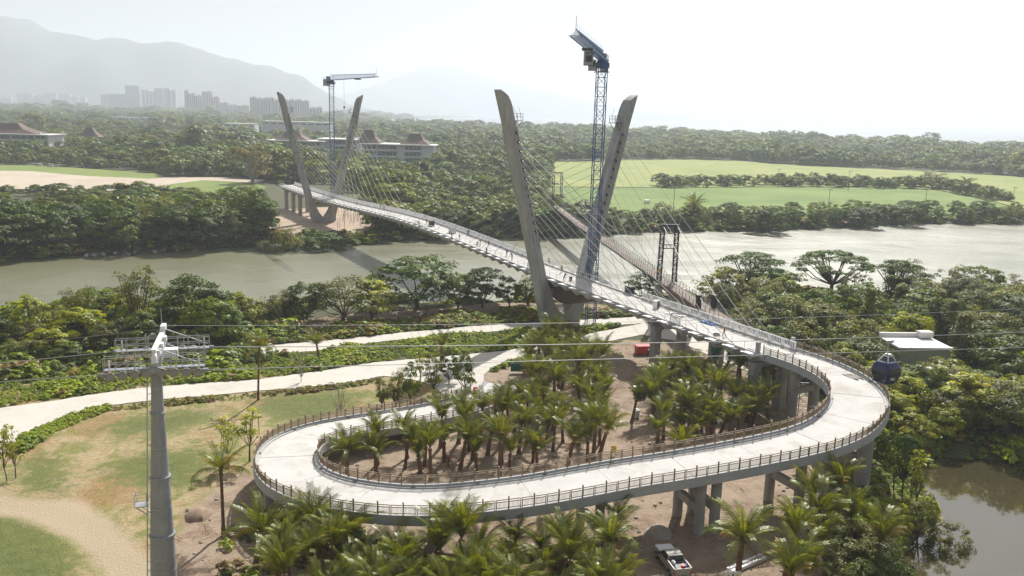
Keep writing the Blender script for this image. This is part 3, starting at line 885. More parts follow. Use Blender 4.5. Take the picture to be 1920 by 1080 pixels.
# columns
cyl = {}
def round_col(p, ztop, r, parent):
    z = hz(p.x, p.y) - .5
    mb = MB(); mb.tube([(0, 0, 0), (0, 0, ztop - z)], r, 18)
    for q in range(1, int((ztop - z) / 2.4)): mb.tube([(0, 0, q * 2.4), (0, 0, q * 2.4 + .05)], r + .02, 18)
    me = mb.mesh('column', 'column'); smooth(me)
    return link('column', me, parent, (p.x, p.y, z))
def ramp_pier(xy, offs, r=.55, beam=True, rows=(0,)):
    i = min(idx, key=lambda k: (ctr[k].x - xy[0]) ** 2 + (ctr[k].y - xy[1]) ** 2)
    t = Vector((-NR[i].y, NR[i].x, 0))
    pr = link('pier', None, rampT)
    for rw in rows:
        tops = []
        for o_ in offs:
            p = ctr[i] + NR[i] * o_ + t * rw
            round_col(p, ctr[i].z - (.8 if abs(o_) > 2.3 else 1.1), r, pr); tops.append(p)
        if beam and len(tops) > 1:
            a, b_ = tops[0], tops[-1]; z = ctr[i].z - 4.2
            if z > 1.2:
                d = (b_ - a).normalized() * (r - .12)
                mb = MB(); mb.box(((a.x + b_.x) / 2, (a.y + b_.y) / 2, z), ((b_ - a).length - 2 * r + .2, .7, .9), rz=math.atan2(b_.y - a.y, b_.x - a.x))
                link('tie_beam', mb.mesh('tie_beam', 'column'), pr)
ramp_pier((-25.5, 90.5), (2.3, -2.1), .62, False)
ramp_pier((-18.5, 84.3), (-2.0, 2.0), .55)
ramp_pier((-7, 81.6), (-2.0, 2.0), .55)
ramp_pier((9.2, 85.8), (-2.2, 2.6), .5)
ramp_pier((21.0, 89.6), (-2.2, 2.6), .58, True, (-.95, .95))
ramp_pier((32.8, 94.0), (-2.4, 2.5), .6, True)
ramp_pier((42.2, 100.8), (-1.6, 2.4), .95, True)
ramp_pier((47.1, 112.5), (-2.2, 2.2), .7)
ramp_pier((44.6, 122.6), (-2.6, 2.2), .75)
# ================================================================== old suspension footbridge beside it
OB = [(30.2, 162.5, 8.4), (36.9, 158.9, 8.8)]
old = thing('suspension_footbridge', 'narrow old footbridge with brown boards and black steel gate tower, behind the white bridge', 'bridge', (0, 0, 0))
oc = [Vector(p) for p in [tuple(G(1042, 386, 9)), tuple(G(1090, 423, 7.9)), tuple(G(1145, 459, 7.7)), tuple(G(1200, 496, 8.2)), tuple(G(1252, 530, 8.8)), tuple(G(1300, 562, 8.9)), tuple(G(1345, 590, 8.9)), tuple(G(1400, 622, 8.9)), tuple(G(1470, 655, 8.8))]]
oc = resample(catmull(oc, 8), 1.1)
ON = [nrm(oc, i) for i in range(len(oc))]
def op(i, t, dz): return oc[i] + ON[i] * t + Vector((0, 0, dz))
OW = 1.45
io = list(range(len(oc)))
k_land = min(io, key=lambda k: (oc[k] - Vector(G(1252, 530, 8.8))).length)
bd = MB(); bd.box((0, 0, 0), (1.04, 2 * OW, .08)); bdm = bd.mesh('plank', 'plank')
for i in range(len(oc) - 1):
    if i % 1 == 0 and (oc[i].y < 260):
        d = oc[i + 1] - oc[i]
        o = link('plank', bdm, old); o.matrix_local = Matrix.Translation((oc[i] + oc[i + 1]) / 2) @ Matrix.Rotation(math.atan2(d.y, d.x), 4, 'Z') @ Matrix.Rotation(-math.atan2(d.z, math.hypot(d.x, d.y)), 4, 'Y')
far_i = [i for i in io if oc[i].y >= 259]
mb = MB(); loft(mb, [(-OW, .04), (OW, .04), (OW, -.04), (-OW, -.04)], far_i, op); tag(link('planking', mb.mesh('planking', 'plank'), old), kind='stuff')
mb = MB()
for sg in (-1, 1): loft(mb, [(sg * OW - .12, -.05), (sg * OW + .12, -.05), (sg * OW + .12, -.45), (sg * OW - .12, -.45)], io[:k_land], op)
link('edge_girder', mb.mesh('edge_girder', 'darksteel'), old)
mb = MB()
for sg in (-1, 1): loft(mb, [(sg * OW - .2, -.05), (sg * OW + .2, -.05), (sg * OW + .2, -1.2), (sg * OW - .2, -1.2)], io[k_land:], op)
link('edge_girder', mb.mesh('edge_girder', 'steelrust'), old)
mb = MB(); mb.box((0, 0, .58), (.09, .09, 1.16)); opst = mb.mesh('railing_post', 'darksteel')
for sg in (-1, 1):
    for i in range(0, len(oc), 2): link('railing_post', opst, old, op(i, sg * OW, .05))
    mb = MB()
    for z in (.35, .7, 1.12): mb.tube([op(i, sg * OW, z) for i in io], .035, 4)
    link('handrail', mb.mesh('handrail', 'darksteel'), old)
# mesh screens between the rails over the water
# lattice tower
tc_ = G(1262, 529, 8.8); tz = 8.9
k_t = min(io, key=lambda k: (oc[k] - tc_).length)
def lattice(mb, a, b_, w, step, r, rd, u=None, v=None, n=4):
    """square lattice mast from a to b_"""
    a = Vector(a); b_ = Vector(b_); t = (b_ - a).normalized(); L = (b_ - a).length
    if u is None: u = Vector((1, 0, 0)) if abs(t.z) > .7 else Vector((0, 0, 1)).cross(t).normalized()
    u = (u - t * u.dot(t)).normalized(); v = t.cross(u)
    cs = [(u * x + v * y) * w / 2 for x, y in ((-1, -1), (1, -1), (1, 1), (-1, 1))]
    for c in cs: mb.bar(a + c, b_ + c, r)
    k = max(1, round(L / step))
    for i in range(k):
        p, q = a + t * (L * i / k), a + t * (L * (i + 1) / k)
        for j in range(4):
            c0, c1 = cs[j], cs[(j + 1) % 4]
            if (i + j) % 2: c0, c1 = c1, c0
            mb.bar(p + c0, q + c1, rd)
            mb.bar(q + c0, q + c1, rd)
gate = link('gate_tower', None, old)
tops = []
for sg in (-1, 1):
    a = op(k_t, sg * 1.75, -9.5); b_ = op(k_t, sg * 1.6, 12.6)
    mb = MB(); lattice(mb, op(k_t, sg * 1.75, 0), b_, .85, 1.0, .2, .11); 
    link('tower_leg', mb.mesh('tower_leg', 'darksteel'), gate); tops.append(b_)
    mb = MB(); p = op(k_t, sg * 1.75, 0); g_ = hz(p.x, p.y) - 1; mb.box((p.x, p.y, (g_ + p.z - .5) / 2), (1.5, 1.5, p.z - .5 - g_)); link('tower_base', mb.mesh('tower_base', 'column'), gate)
mb = MB()
for z in (7.6, 8.4): mb.bar(op(k_t, -1.6, z), op(k_t, 1.6, z), .2)
for q in range(4): mb.bar(op(k_t, -1.3 + .8 * q, 7.6), op(k_t, -.9 + .8 * q if q < 3 else 1.3, 8.4), .1)
mb.bar(op(k_t, -1.9, 12.7), op(k_t, 1.9, 12.7), .4)
link('tower_beam', mb.mesh('tower_beam', 'darksteel'), gate)
mb = MB(); 
mb.bar(op(k_t, -2.1, 12.95), op(k_t, 2.1, 12.95), .16); mb.bar(op(k_t, 0, 12.9), op(k_t, 0, 15.6), .05)
link('tower_light_bar', mb.mesh('tower_light_bar', 'galv'), gate)
mb = MB(); mb.box(op(k_t, 1.75, 2.6) + Vector((-.1, -.55, 0)), (.7, .06, .8), rz=.4); link('yellow_notice', mb.mesh('yellow_notice', 'yellow'), gate)
# suspension cables and hangers
for sg in (-1, 1):
    mb = MB(); T = op(k_t, sg * 1.6, 12.7); E = op(2, sg * 1.6, 13.5)
    n = 40; pts = []
    for k in range(n + 1):
        f_ = k / n; i = round(k_t + (2 - k_t) * f_); p = op(i, sg * 1.6, 0)
        zz = T.z + (E.z - T.z) * f_ - 4 * 9.6 * f_ * (1 - f_)
        pts.append(Vector((p.x, p.y, zz)))
    mb.tube(pts, .05, 4)
    mb.tube([T, op(min(k_t + 26, len(oc) - 1), sg * 1.6, 1.6)], .05, 4)
    link('main_cable', mb.mesh('main_cable', 'cabledark'), old)
    mb = MB()
    for k in range(1, n):
        i = round(k_t + (2 - k_t) * k / n); mb.bar(pts[k], op(i, sg * 1.5, .1), .022, n=3)
    tag(link('hangers', mb.mesh('hangers', 'cabledark'), old), kind='stuff')
# black anchor boxes where the cables come down
for q in (24,):
    for sg in (-1, 1):
        i = min(k_t + q, len(oc) - 1)
        mb = MB(); mb.box((0, 0, 1.2), (.7, .8, 2.5)); mb.box((0, 0, 2.5), (.85, .95, .15)); link('anchor_box', mb.mesh('anchor_box', 'black'), old, op(i, sg * 1.6, 0), (0, 0, .5))
for q in (14, 30, 46):
    i = min(k_t + q, len(oc) - 1)
    if i < len(oc):
        pr = link('pier', None, old)
        for sg in (-1, 1):
            p = op(i, sg * 1.1, 0); g_ = hz(p.x, p.y) - .5; mb = MB(); mb.box((p.x, p.y, (g_ + p.z - 1.2) / 2), (.8, .8, p.z - 1.2 - g_)); link('column', mb.mesh('column', 'column'), pr)
# far gate tower
mb = MB()
for sg in (-1, 1): lattice(mb, op(2, sg * 1.7, -8), op(2, sg * 1.6, 13.5), .8, 1.6, .2, .1)
mb.bar(op(2, -1.6, 9), op(2, 1.6, 9), .4); mb.bar(op(2, -1.6, 13.4), op(2, 1.6, 13.4), .4)
link('far_gate_tower', mb.mesh('far_gate_tower', 'darksteel'), old)

# elevated walkway that goes on to the right, half hidden by trees
wk = thing('elevated_walkway', 'raised pale walkway with brown rails among trees at the right edge', 'walkway', (0, 0, 0))
wc = resample([G(1740, 688, 6.2), G(1830, 716, 5.4), G(1960, 765, 4.2)], 1.5)
WN = [nrm(wc, i) for i in range(len(wc))]
wpnt = lambda i, t, dz: wc[i] + WN[i] * t + Vector((0, 0, dz))
iw = list(range(len(wc)))
mb = MB(); loft(mb, [(-1.5, 0), (1.5, 0), (1.5, -.35), (-1.5, -.35)], iw, wpnt); link('deck', mb.mesh('deck', 'deck'), wk)
for sg in (-1, 1):
    mb = MB(); loft(mb, [(sg * 1.5, .005), (sg * 1.5, .3), (sg * 1.3, .3), (sg * 1.3, .005)], iw, wpnt); me = mb.mesh('curb', 'whitepaint'); fix_normals(me); link('curb', me, wk)
    mb = MB()
    for z in (.8, 1.2): mb.tube([wpnt(i, sg * 1.4, z) for i in iw], .05, 4)
    link('handrail', mb.mesh('handrail', 'wood'), wk)
    for i in iw[::1]: link('railing_post', shortp, wk, wpnt(i, sg * 1.4, .3))
for i in iw[2::6]:
    p = wc[i]; g_ = hz(p.x, p.y) - 1; mb = MB(); mb.box((p.x, p.y, (g_ + p.z - .35) / 2), (1.1, 1.1, p.z - .35 - g_)); link('column', mb.mesh('column', 'column'), wk)

# ================================================================== tower cranes
def tower_crane(base, z_top, jib_tip, counter, label, matm, matj, w=1.9, cab=True, cabside=-1):
    c = thing('tower_crane', label, 'crane', base)
    x, y, z0 = base
    L = lambda v: Vector(v) - Vector(base)
    mb = MB(); lattice(mb, L((x, y, -1)), L((x, y, z_top)), w, w * 1.0, .17, .085, u=Vector((1, .15, 0)))
    link('mast', mb.mesh('mast', matm), c)
    mb = MB(); mb.box((0, 0, z_top - z0 + .5), (w + .9, w + .9, 1.0)); mb.tube([(0, 0, z_top - z0 + 1.0), (0, 0, z_top - z0 + 1.5)], w * .6, 12)
    mb.box((0, 0, z_top - z0 - .8), (w + 1.1, w + 1.1, .08))
    link('slewing_unit', mb.mesh('slewing_unit', 'craneblue'), c)
    zj = z_top - z0 + 1.6
    d = (Vector(jib_tip) - Vector((x, y, jib_tip[2]))); d.z = 0; JL = d.length; d.normalize(); n = Vector((-d.y, d.x, 0))
    P_ = lambda s, t, h: d * s + n * t + Vector((0, 0, zj + h))
    mb = MB()
    def hh(s): return 2.0 - 1.0 * max(0, s / JL)
    for t in (-.75, .75): mb.bar(P_(-2, t, 0), P_(JL, t, 0), .17)
    mb.bar(P_(-2, 0, hh(0)), P_(JL, 0, hh(JL)), .15)
    k = int(JL / 1.7)
    for i in range(k):
        s0, s1 = JL * i / k, JL * (i + 1) / k; sm = (s0 + s1) / 2
        for t in (-.75, .75):
            mb.bar(P_(s0, t, 0), P_(sm, 0, hh(sm)), .07, n=3); mb.bar(P_(sm, 0, hh(sm)), P_(s1, t, 0), .07, n=3)
        mb.bar(P_(s0, -.75, 0), P_(s0, .75, 0), .07, n=3); mb.bar(P_(s0, -.75, 0), P_(s1, .75, 0), .06, n=3)
    # hand lines standing on the top chord
    for i in range(0, k, 2):
        s0 = JL * i / k; mb.bar(P_(s0, 0, hh(s0)), P_(s0, 0, hh(s0) + .9), .05, n=3)
    link('jib', mb.mesh('jib', matj), c)
    mb = MB()
    for t in (-.6, .6): mb.bar(P_(-counter, t, .1), P_(2, t, .1), .25)
    for i in range(int(counter)): mb.bar(P_(-i, -.6, .1), P_(-i, .6, .1), .1)
    for t in (-.9, .9):
        mb.bar(P_(-counter, t, 1.2), P_(0, t, 1.2), .06)
        for i in range(0, int(counter), 2): mb.bar(P_(-i, t, .1), P_(-i, t, 1.2), .06)
    link('counter_jib', mb.mesh('counter_jib', matm), c)
    for i in range(3):
        mb = MB(); q = P_(-counter + .6 + .75 * i, 0, -.8); mb.box(q, (.6, 1.7, 2.6), rz=math.atan2(d.y, d.x)); link('counterweight', mb.mesh('counterweight', 'cranegrey'), c)
    mb = MB(); mb.box(P_(-counter * .45, 0, .9), (1.8, 1.2, 1.3), rz=math.atan2(d.y, d.x)); link('winch', mb.mesh('winch', 'cranegrey'), c)
    # cab at the side of the jib foot
    q = P_(1.6, cabside * 1.9, -1.15)
    yaw = math.atan2(d.y, d.x)
    mb = MB(); mb.box(q, (1.7, 1.5, 2.2), rz=yaw); cabo = link('cab', mb.mesh('cab', 'cranegrey'), c)
    mb = MB(); mb.box(q + Vector((0, 0, .25)), (1.76, 1.3, 1.0), rz=yaw); mb.box(q + Vector((0, 0, .25)), (1.4, 1.56, .9), rz=yaw); link('window', mb.mesh('window', 'glass'), cabo)
    # trolley and hook
    st = JL * .62; mb = MB(); mb.box(P_(st, 0, -.35), (2.2, 1.9, .35), rz=yaw); link('trolley', mb.mesh('trolley', 'darksteel'), c)
    mb = MB(); mb.bar(P_(JL, 0, hh(JL)), P_(JL, 0, hh(JL) + 1.9), .07); mb.bar(P_(JL - .3, -1.1, .1), P_(JL - .3, 1.1, .1), .1); link('tip_mast', mb.mesh('tip_mast', 'darksteel'), c)
    return c, P_, st
cr1, P1, st1 = tower_crane((17.4, 182.4, 0), 54.6, (8.3, 129.5, 57), 7.5, 'tall blue tower crane beside the near right pylon leg, jib pointing to the camera', 'craneblue', 'craneblue')
# big grey equipment box hung on the left of the head
q = Vector((-3.0, -1.6, 56.4))
mb = MB(); mb.box(q, (1.9, 1.6, 2.9)); bx_ = link('equipment_cage', mb.mesh('equipment_cage', 'cranegrey'), cr1)
mb = MB(); mb.box(q + Vector((0, 0, -.1)), (1.2, 1.66, 1.3)); mb.box(q + Vector((0, 0, .95)), (1.5, 1.64, .25)); link('louvre', mb.mesh('louvre', 'black'), bx_)
mb = MB(); mb.bar(q + Vector((.8, 0, 1.2)), Vector((0, -.4, 57.4)), .25); mb.bar(q + Vector((.8, 0, -1.2)), Vector((-.6, 0, 55.2)), .25); link('bracket_arm', mb.mesh('bracket_arm', 'cranegrey'), cr1)
cr2, P2_, st2 = tower_crane((-73.3, 345, 0), 54.2, (-48.0, 298.0, 56), 9, 'smaller tower crane with pale blue jib between the far pylon legs', 'craneblue', 'craneskyblue', w=1.75)
a = P2_(st2 * .5, 0, -.4); mb = MB(); mb.bar(a, a - Vector((0, 0, 9.5)), .05); mb.box(a - Vector((0, 0, 10)), (.5, .5, .9)); link('hook_block', mb.mesh('hook_block', 'darksteel'), cr2)

# ================================================================== gondola lift tower
ROPE_YAW = math.radians(16)
RD = Vector((math.cos(ROPE_YAW), math.sin(ROPE_YAW), 0)); RN = Vector((-RD.y, RD.x, 0))
gt = thing('gondola_tower', 'grey tubular cable car tower with wheel trains and service platforms at lower left', 'cable car tower', (-31.4, 71.5, 0), ROPE_YAW)
gz = hz(-31.4, 71.5)
def gl(z): return Vector((.045 * z / 2.2, 0, z))      # slight lean
mb = MB()
segs = [(-.5, 1.2), (6.6, 1.02), (6.601, 1.0), (12.2, .80), (12.201, .78), (18.2, .55), (22.35, .43)]
mb.tube([gl(z) for z, r in segs], [r for z, r in segs], 28)
pme = mb.mesh('pole', 'towergalv'); smooth(pme, math.radians(50)); pole = link('pole', pme, gt)
mb = MB()
for z, r in ((6.6, 1.13), (12.2, .91), (18.2, .64)): mb.tube([gl(z - .1), gl(z - .0), gl(z + .1)], [r, r + .03, r], 24)
me = mb.mesh('flange', 'towergalv'); link('flange', me, pole)
mb = MB()
for z, r in ((3.2, 1.12), (4.5, 1.08), (9.3, .92), (10.2, .88), (15, .69), (20.5, .51)): mb.tube([gl(z), gl(z + .05)], r + .01, 24)
link('weld_seam', mb.mesh('weld_seam', 'galv'), pole)
# ladder on the left
mb = MB()
lx = lambda z: -(1.22 - .034 * z) - .25
for dy in (-.2, .2): mb.tube([(lx(z) + .02 * z, dy - .1, z) for z in (0, 8, 16, 22.8)], .035, 4)
for k in range(76): z = .3 + .3 * k; mb.bar((lx(z) + .02 * z, -.3, z), (lx(z) + .02 * z, .1, z), .03, n=3)
for k in range(14): z = .8 + 1.6 * k; mb.bar((lx(z) + .02 * z, -.1, z), (lx(z) + .02 * z + .4, 0, z), .05)
link('ladder', mb.mesh('ladder', 'galv'), gt)
mb = MB(); zz = 9.6; xo = lx(9.6) + .1
mb.box((xo - .35, 0, zz), (1.1, 1.0, .08))
for dx in (-.9, .1):
    for dy in (-.5, .5): mb.bar((xo + dx, dy, zz), (xo + dx, dy, zz + 1.2), .06)
for z in (.6, 1.2): mb.bar((xo - .9, -.5, zz + z), (xo + .1, -.5, zz + z), .05); mb.bar((xo - .9, -.5, zz + z), (xo - .9, .5, zz + z), .05)
for dy in (-.4, .4): mb.bar((xo - .85, dy, zz), (xo + .2, dy, zz - .9), .08)
link('rest_platform', mb.mesh('rest_platform', 'galv'), gt)
# crossarm towards the far side, rising to a head frame
H0 = gl(22.35)
arm = link('crossarm', None, gt)
mb = MB(); mb.box(H0 + Vector((0, 2.6, .35)), (.62, 7.4, .75)); mb.box(H0 + Vector((0, .0, -.1)), (1.0, 1.0, .3)); link('beam', mb.mesh('beam', 'galv'), arm)
mb = MB()
for y, h in ((-.9, .6), (2.6, 1.1), (5.6, 1.4)):
    mb.box(H0 + Vector((.0, y, .7 + h / 2)), (.42, .5, h))
mb.box(H0 + Vector((0, 2.6, 1.75)), (.36, 7.2, .3)); mb.box(H0 + Vector((.08, 5.9, 2.2)), (.45, 1.2, .4)); mb.box(H0 + Vector((.0, -.5, 1.2)), (.36, 1.2, .4))
for y in (.2, 2.4, 4.8): mb.box(H0 + Vector((.3, y, 1.35)), (.24, .7, .45))
link('head_frame', mb.mesh('head_frame', 'whitepaint'), arm)
mb = MB(); mb.box(H0 + Vector((1.15, 1.3, .95)), (1.1, .9, .75)); link('control_box', mb.mesh('control_box', 'whitepaint'), arm)
mb = MB(); mb.bar(H0 + Vector((-.05, 5.9, 2.4)), H0 + Vector((-.05, 5.9, 3.9)), .06); link('antenna', mb.mesh('antenna', 'galv'), arm)
mb = MB()
for y in (-.9, 5.9):
    mb.bar(H0 + Vector((.3, y, 1.95)), H0 + Vector((3.9, y, .4)), .08); mb.bar(H0 + Vector((-.3, y, 1.8)), H0 + Vector((-3.2, y, .4)), .06)
    mb.bar(H0 + Vector((1.9, y, 1.7)), H0 + Vector((1.7, y, 0)), .09); mb.bar(H0 + Vector((-1.5, y, 1.6)), H0 + Vector((-1.6, y, 0)), .09)
tag(link('stay_rods', mb.mesh('stay_rods', 'galv'), arm), kind='stuff')
mb = MB(); mb.tube([(0, -.09, 0), (0, .09, 0)], .3, 16); mb.tube([(0, -.13, 0), (0, .13, 0)], .13, 10); wheel = mb.mesh('sheave', 'cranegrey'); smooth(wheel)
mb = MB()
for k in range(20):
    a0, a1 = 2 * PI * k / 20, 2 * PI * (k + 1) / 20
    mb.box(((math.cos(a0) + math.cos(a1)) * .178, 0, (math.sin(a0) + math.sin(a1)) * .178), (.07, .2, .13), R=Matrix.Rotation(-(a0 + a1) / 2, 3, 'Y'))
tyre = mb.mesh('sheave_liner', 'stones')
for y, nm in ((-1.15, 'near'), (6.35, 'far')):
    tr = link('sheave_train', None, gt)
    for k in range(8):
        sx = (k - 3.5) * .98 + (.12 if k > 3 else -.12)
        zz = .12 - .028 * (sx ** 2) * .5
        w_ = link('sheave', wheel, tr, H0 + Vector((sx, y, zz - .25)))
        w2 = link('sheave_liner', tyre, tr, H0 + Vector((sx, y, zz - .25)))
    mb = MB()
    for s_ in (-1, 1):
        mb.box(H0 + Vector((s_ * 2.0, y + .18, -.08)), (3.6, .07, .2), R=Matrix.Rotation(.05 * s_, 3, 'Y'))
        mb.box(H0 + Vector((s_ * 4.15, y, -.1)), (.5, .3, .3))
    mb.box(H0 + Vector((0, y + .1, .1)), (1.0, .5, .5))
    link('sheave_frame', mb.mesh('sheave_frame', 'towergalv'), tr)
    # catwalk with rails
    cwx = [(-4.1, -.35), (.35, 4.1)]
    for (xa, xb) in cwx:
        yo = y + (.75 if y < 0 else -.75)
        mb = MB(); mb.box(H0 + Vector(((xa + xb) / 2, yo, .12)), (xb - xa, .65, .06)); 
        for k in range(5):
            xk = xa + (xb - xa) * k / 4
            for q in (-.32, .32): mb.bar(H0 + Vector((xk, yo + q, .12)), H0 + Vector((xk, yo + q, 1.25)), .05)
        for z in (.65, 1.22):
            for q in (-.32, .32): mb.bar(H0 + Vector((xa, yo + q, z)), H0 + Vector((xb, yo + q, z)), .045)
        mb.bar(H0 + Vector((xa, yo, -.5)), H0 + Vector((xb, yo, .1)), .05)
        link('catwalk', mb.mesh('catwalk', 'galv'), gt)
    for s_ in (-1, 1):
        mb = MB(); mb.box(H0 + Vector((s_ * 3.6, y + (.35 if y < 0 else -.35), .4)), (.12, .12, 1.3)); link('post', mb.mesh('post', 'whitepaint'), gt)
# ropes -------------------------------------------------------------
TW = Vector((-31.4, 71.5, 0)) + H0
def rope(a, mid, b_, r, mat, label):
    # slack curve through three points
    a, mid, b_ = Vector(a), Vector(mid), Vector(b_)
    xs_ = [a.x, mid.x, b_.x]
    def q(x):
        s = Vector((x, 0, 0)); o = [0, 0]
        for d_, vals in enumerate(([a.y, mid.y, b_.y], [a.z, mid.z, b_.z])):
            t = 0
            for i in range(3):
                l = 1
                for j in range(3):
                    if i != j: l *= (x - xs_[j]) / (xs_[i] - xs_[j])
                t += vals[i] * l
            o[d_] = t
        return Vector((x, o[0], o[1]))
    mb = MB(); mb.tube([q(a.x + (b_.x - a.x) * k / 30) for k in range(31)], r, 6)
    return tag(link('haul_rope', mb.mesh('haul_rope', mat)), label, 'cable')
def on_plane(px, py, off):
    """point seen at px, py on the upright plane that runs along the ropes, off metres beyond the pole"""
    d = Fv + Rv * ((px - 960) / FPX) - Uv * ((py - 540) / FPX)
    o = Vector((0, 0, CAM_H)); q = TW + RN * off
    return o + d * ((q - o).dot(RN) / d.dot(RN))
def at_tower(sx, off, dz): return TW + RD * sx + RN * off + Vector((0, 0, dz))
rope(at_tower(3.7, -1.15, -.02), on_plane(960, 678, -1.15), on_plane(2150, 645, -1.15), .034, 'rope', 'nearest lift cable running right from the tower, lowest of the cables')
rope(at_tower(3.7, 6.35, -.02), on_plane(1000, 646.5, 6.35), on_plane(2150, 612, 6.35), .04, 'rope', 'lift cable that carries the blue cabin')
rope(at_tower(-3.7, -1.15, -.02), on_plane(100, 709, -1.15), on_plane(-150, 728, -1.15), .03, 'rope', 'lower lift cable leaving the tower to the left')
rope(at_tower(-3.7, 6.35, -.02), on_plane(100, 671, 6.35), on_plane(-150, 694, 6.35), .03, 'rope', 'middle lift cable leaving the tower to the left')
rope(at_tower(-.3, 5.9, 2.0), on_plane(100, 638, 5.9), on_plane(-150, 662, 5.9), .02, 'cabledark', 'thin dark cable at the tower head going left')
rope(at_tower(.1, 5.9, 2.35), on_plane(960, 607, 5.9), on_plane(2150, 566, 5.9), .022, 'rope', 'thin upper cable from the tower head going right')
# cabin --------------------------------------------------------------
cg = on_plane(1668, 642, 6.35)
gon = thing('gondola_cabin', 'dark blue cable car cabin hanging over the trees at right', 'cable car', cg, 0.5)
gon.scale = (1.24,) * 3
mb = MB(); mb.box((0, 0, .08), (.9, .25, .3)); mb.tube([(0, 0, 0), (0, .12, -.5), (0, .12, -.95), (0, 0, -1.2)], .06, 6); mb.box((0, 0, -1.2), (.5, .5, .1)); link('hanger', mb.mesh('hanger', 'galv'), gon)
def rounded_ring(w, d, z, k=4, r=.35):
    pts = []
    for cx, cy_, a0 in ((w / 2 - r, d / 2 - r, 0), (-w / 2 + r, d / 2 - r, PI / 2), (-w / 2 + r, -d / 2 + r, PI), (w / 2 - r, -d / 2 + r, 1.5 * PI)):
        for i in range(k + 1): a = a0 + PI / 2 * i / k; pts.append((cx + r * math.cos(a), cy_ + r * math.sin(a), z))
    return pts
def lofted(rings, name, mat):
    mb = MB(); n = len(rings[0]); vs = [v for r in rings for v in r]; fs = []
    for i in range(len(rings) - 1):
        for k in range(n): fs.append((i * n + k, i * n + (k + 1) % n, (i + 1) * n + (k + 1) % n, (i + 1) * n + k))
    fs.append(tuple(range(n))[::-1]); fs.append(tuple((len(rings) - 1) * n + k for k in range(n)))
    mb.add(vs, fs); me = mb.mesh(name, mat); fix_normals(me); smooth(me, math.radians(35)); return me
z0 = -1.95
shell = [(1.35, 1.3, z0 - 2.15), (1.7, 1.6, z0 - 1.9), (2.1, 1.95, z0 - 1.25), (2.16, 2.0, z0 - .9), (1.95, 1.8, z0 - .3), (1.55, 1.45, z0), (1.3, 1.2, z0 + .03)]
cabb = link('body', lofted([rounded_ring(w, d, z, 4, .22) for w, d, z in shell], 'body', 'cabinblue'), gon)
win = [(1.745, 1.645, z0 - 1.86), (2.15, 2.0, z0 - 1.25), (2.205, 2.045, z0 - .9), (2.06, 1.91, z0 - .52)]
for k in range(4):      # four window panes, one on each face
    ang = k * PI / 2; mb = MB(); vs = []
    for w, d, z in win:
        hw = (w if k % 2 == 0 else d) / 2 - .3; off = (d if k % 2 == 0 else w) / 2 + .0
        vs += [(-hw, -off, z), (hw, -off, z)]
    R = Matrix.Rotation(ang, 3, 'Z')
    vs = [tuple(R @ Vector(v)) for v in vs]
    mb.add(vs, [(2 * i, 2 * i + 1, 2 * i + 3, 2 * i + 2) for i in range(3)])
    link('window', mb.mesh('window', 'cabinglass'), cabb)
mb = MB()
for (w, d) in ((1.25, 1.15),):
    tz_ = z0 + .62
    for sx, sy in ((-1, -1), (1, -1), (1, 1), (-1, 1)): mb.bar((sx * w / 2, sy * d / 2, z0), (sx * .3, sy * .25, tz_), .09)
    for (a, b_) in (((-.3, -.25), (.3, -.25)), ((.3, -.25), (.3, .25)), ((.3, .25), (-.3, .25)), ((-.3, .25), (-.3, -.25))): mb.bar((*a, tz_), (*b_, tz_), .09)
mb.tube([(0, 0, z0 + .6), (0, 0, -1.15)], .07, 6)
link('roof_frame', mb.mesh('roof_frame', 'whitepaint'), gon)
mb = MB(); mb.add([(-.52, -.53, z0 + .1), (.52, -.53, z0 + .1), (.27, -.27, z0 + .55), (-.27, -.27, z0 + .55)], [(0, 1, 2, 3)]); 
mb.add([(-.58, -.5, z0 + .1), (-.3, -.24, z0 + .55), (-.3, .24, z0 + .55), (-.58, .5, z0 + .1)], [(0, 1, 2, 3)]); link('solar_panel', mb.mesh('solar_panel', 'glass'), gon)
mb = MB()
for k, (x, w, z) in enumerate(((-.42, .5, -1.42), (-.3, .62, -1.54), (-.22, .5, -1.64))): mb.box((x + .15, -(.995 + (z + 1.3) * .28), z0 + z + .02), (w, .02, .05))
link('emblem', mb.mesh('emblem', 'whitepaint'), gon)
mb = MB()
for q in (-1, 1): mb.bar((-.85, q * .8, z0 - 1.95), (.85, q * .8, z0 - 1.95), .06); mb.bar((q * .85, -.8, z0 - 1.95), (q * .85, .8, z0 - 1.95), .06)
for q in ((-1, -1), (1, -1), (1, 1), (-1, 1)): mb.tube([(q[0] * .66, q[1] * .62, z0 + .01), (q[0] * .86, q[1] * .79, z0 - .3), (q[0] * .96, q[1] * .88, z0 - .9), (q[0] * .93, q[1] * .86, z0 - 1.25), (q[0] * .74, q[1] * .7, z0 - 1.95)], .035, 4)
link('trim', mb.mesh('trim', 'cabinblue'), gon)

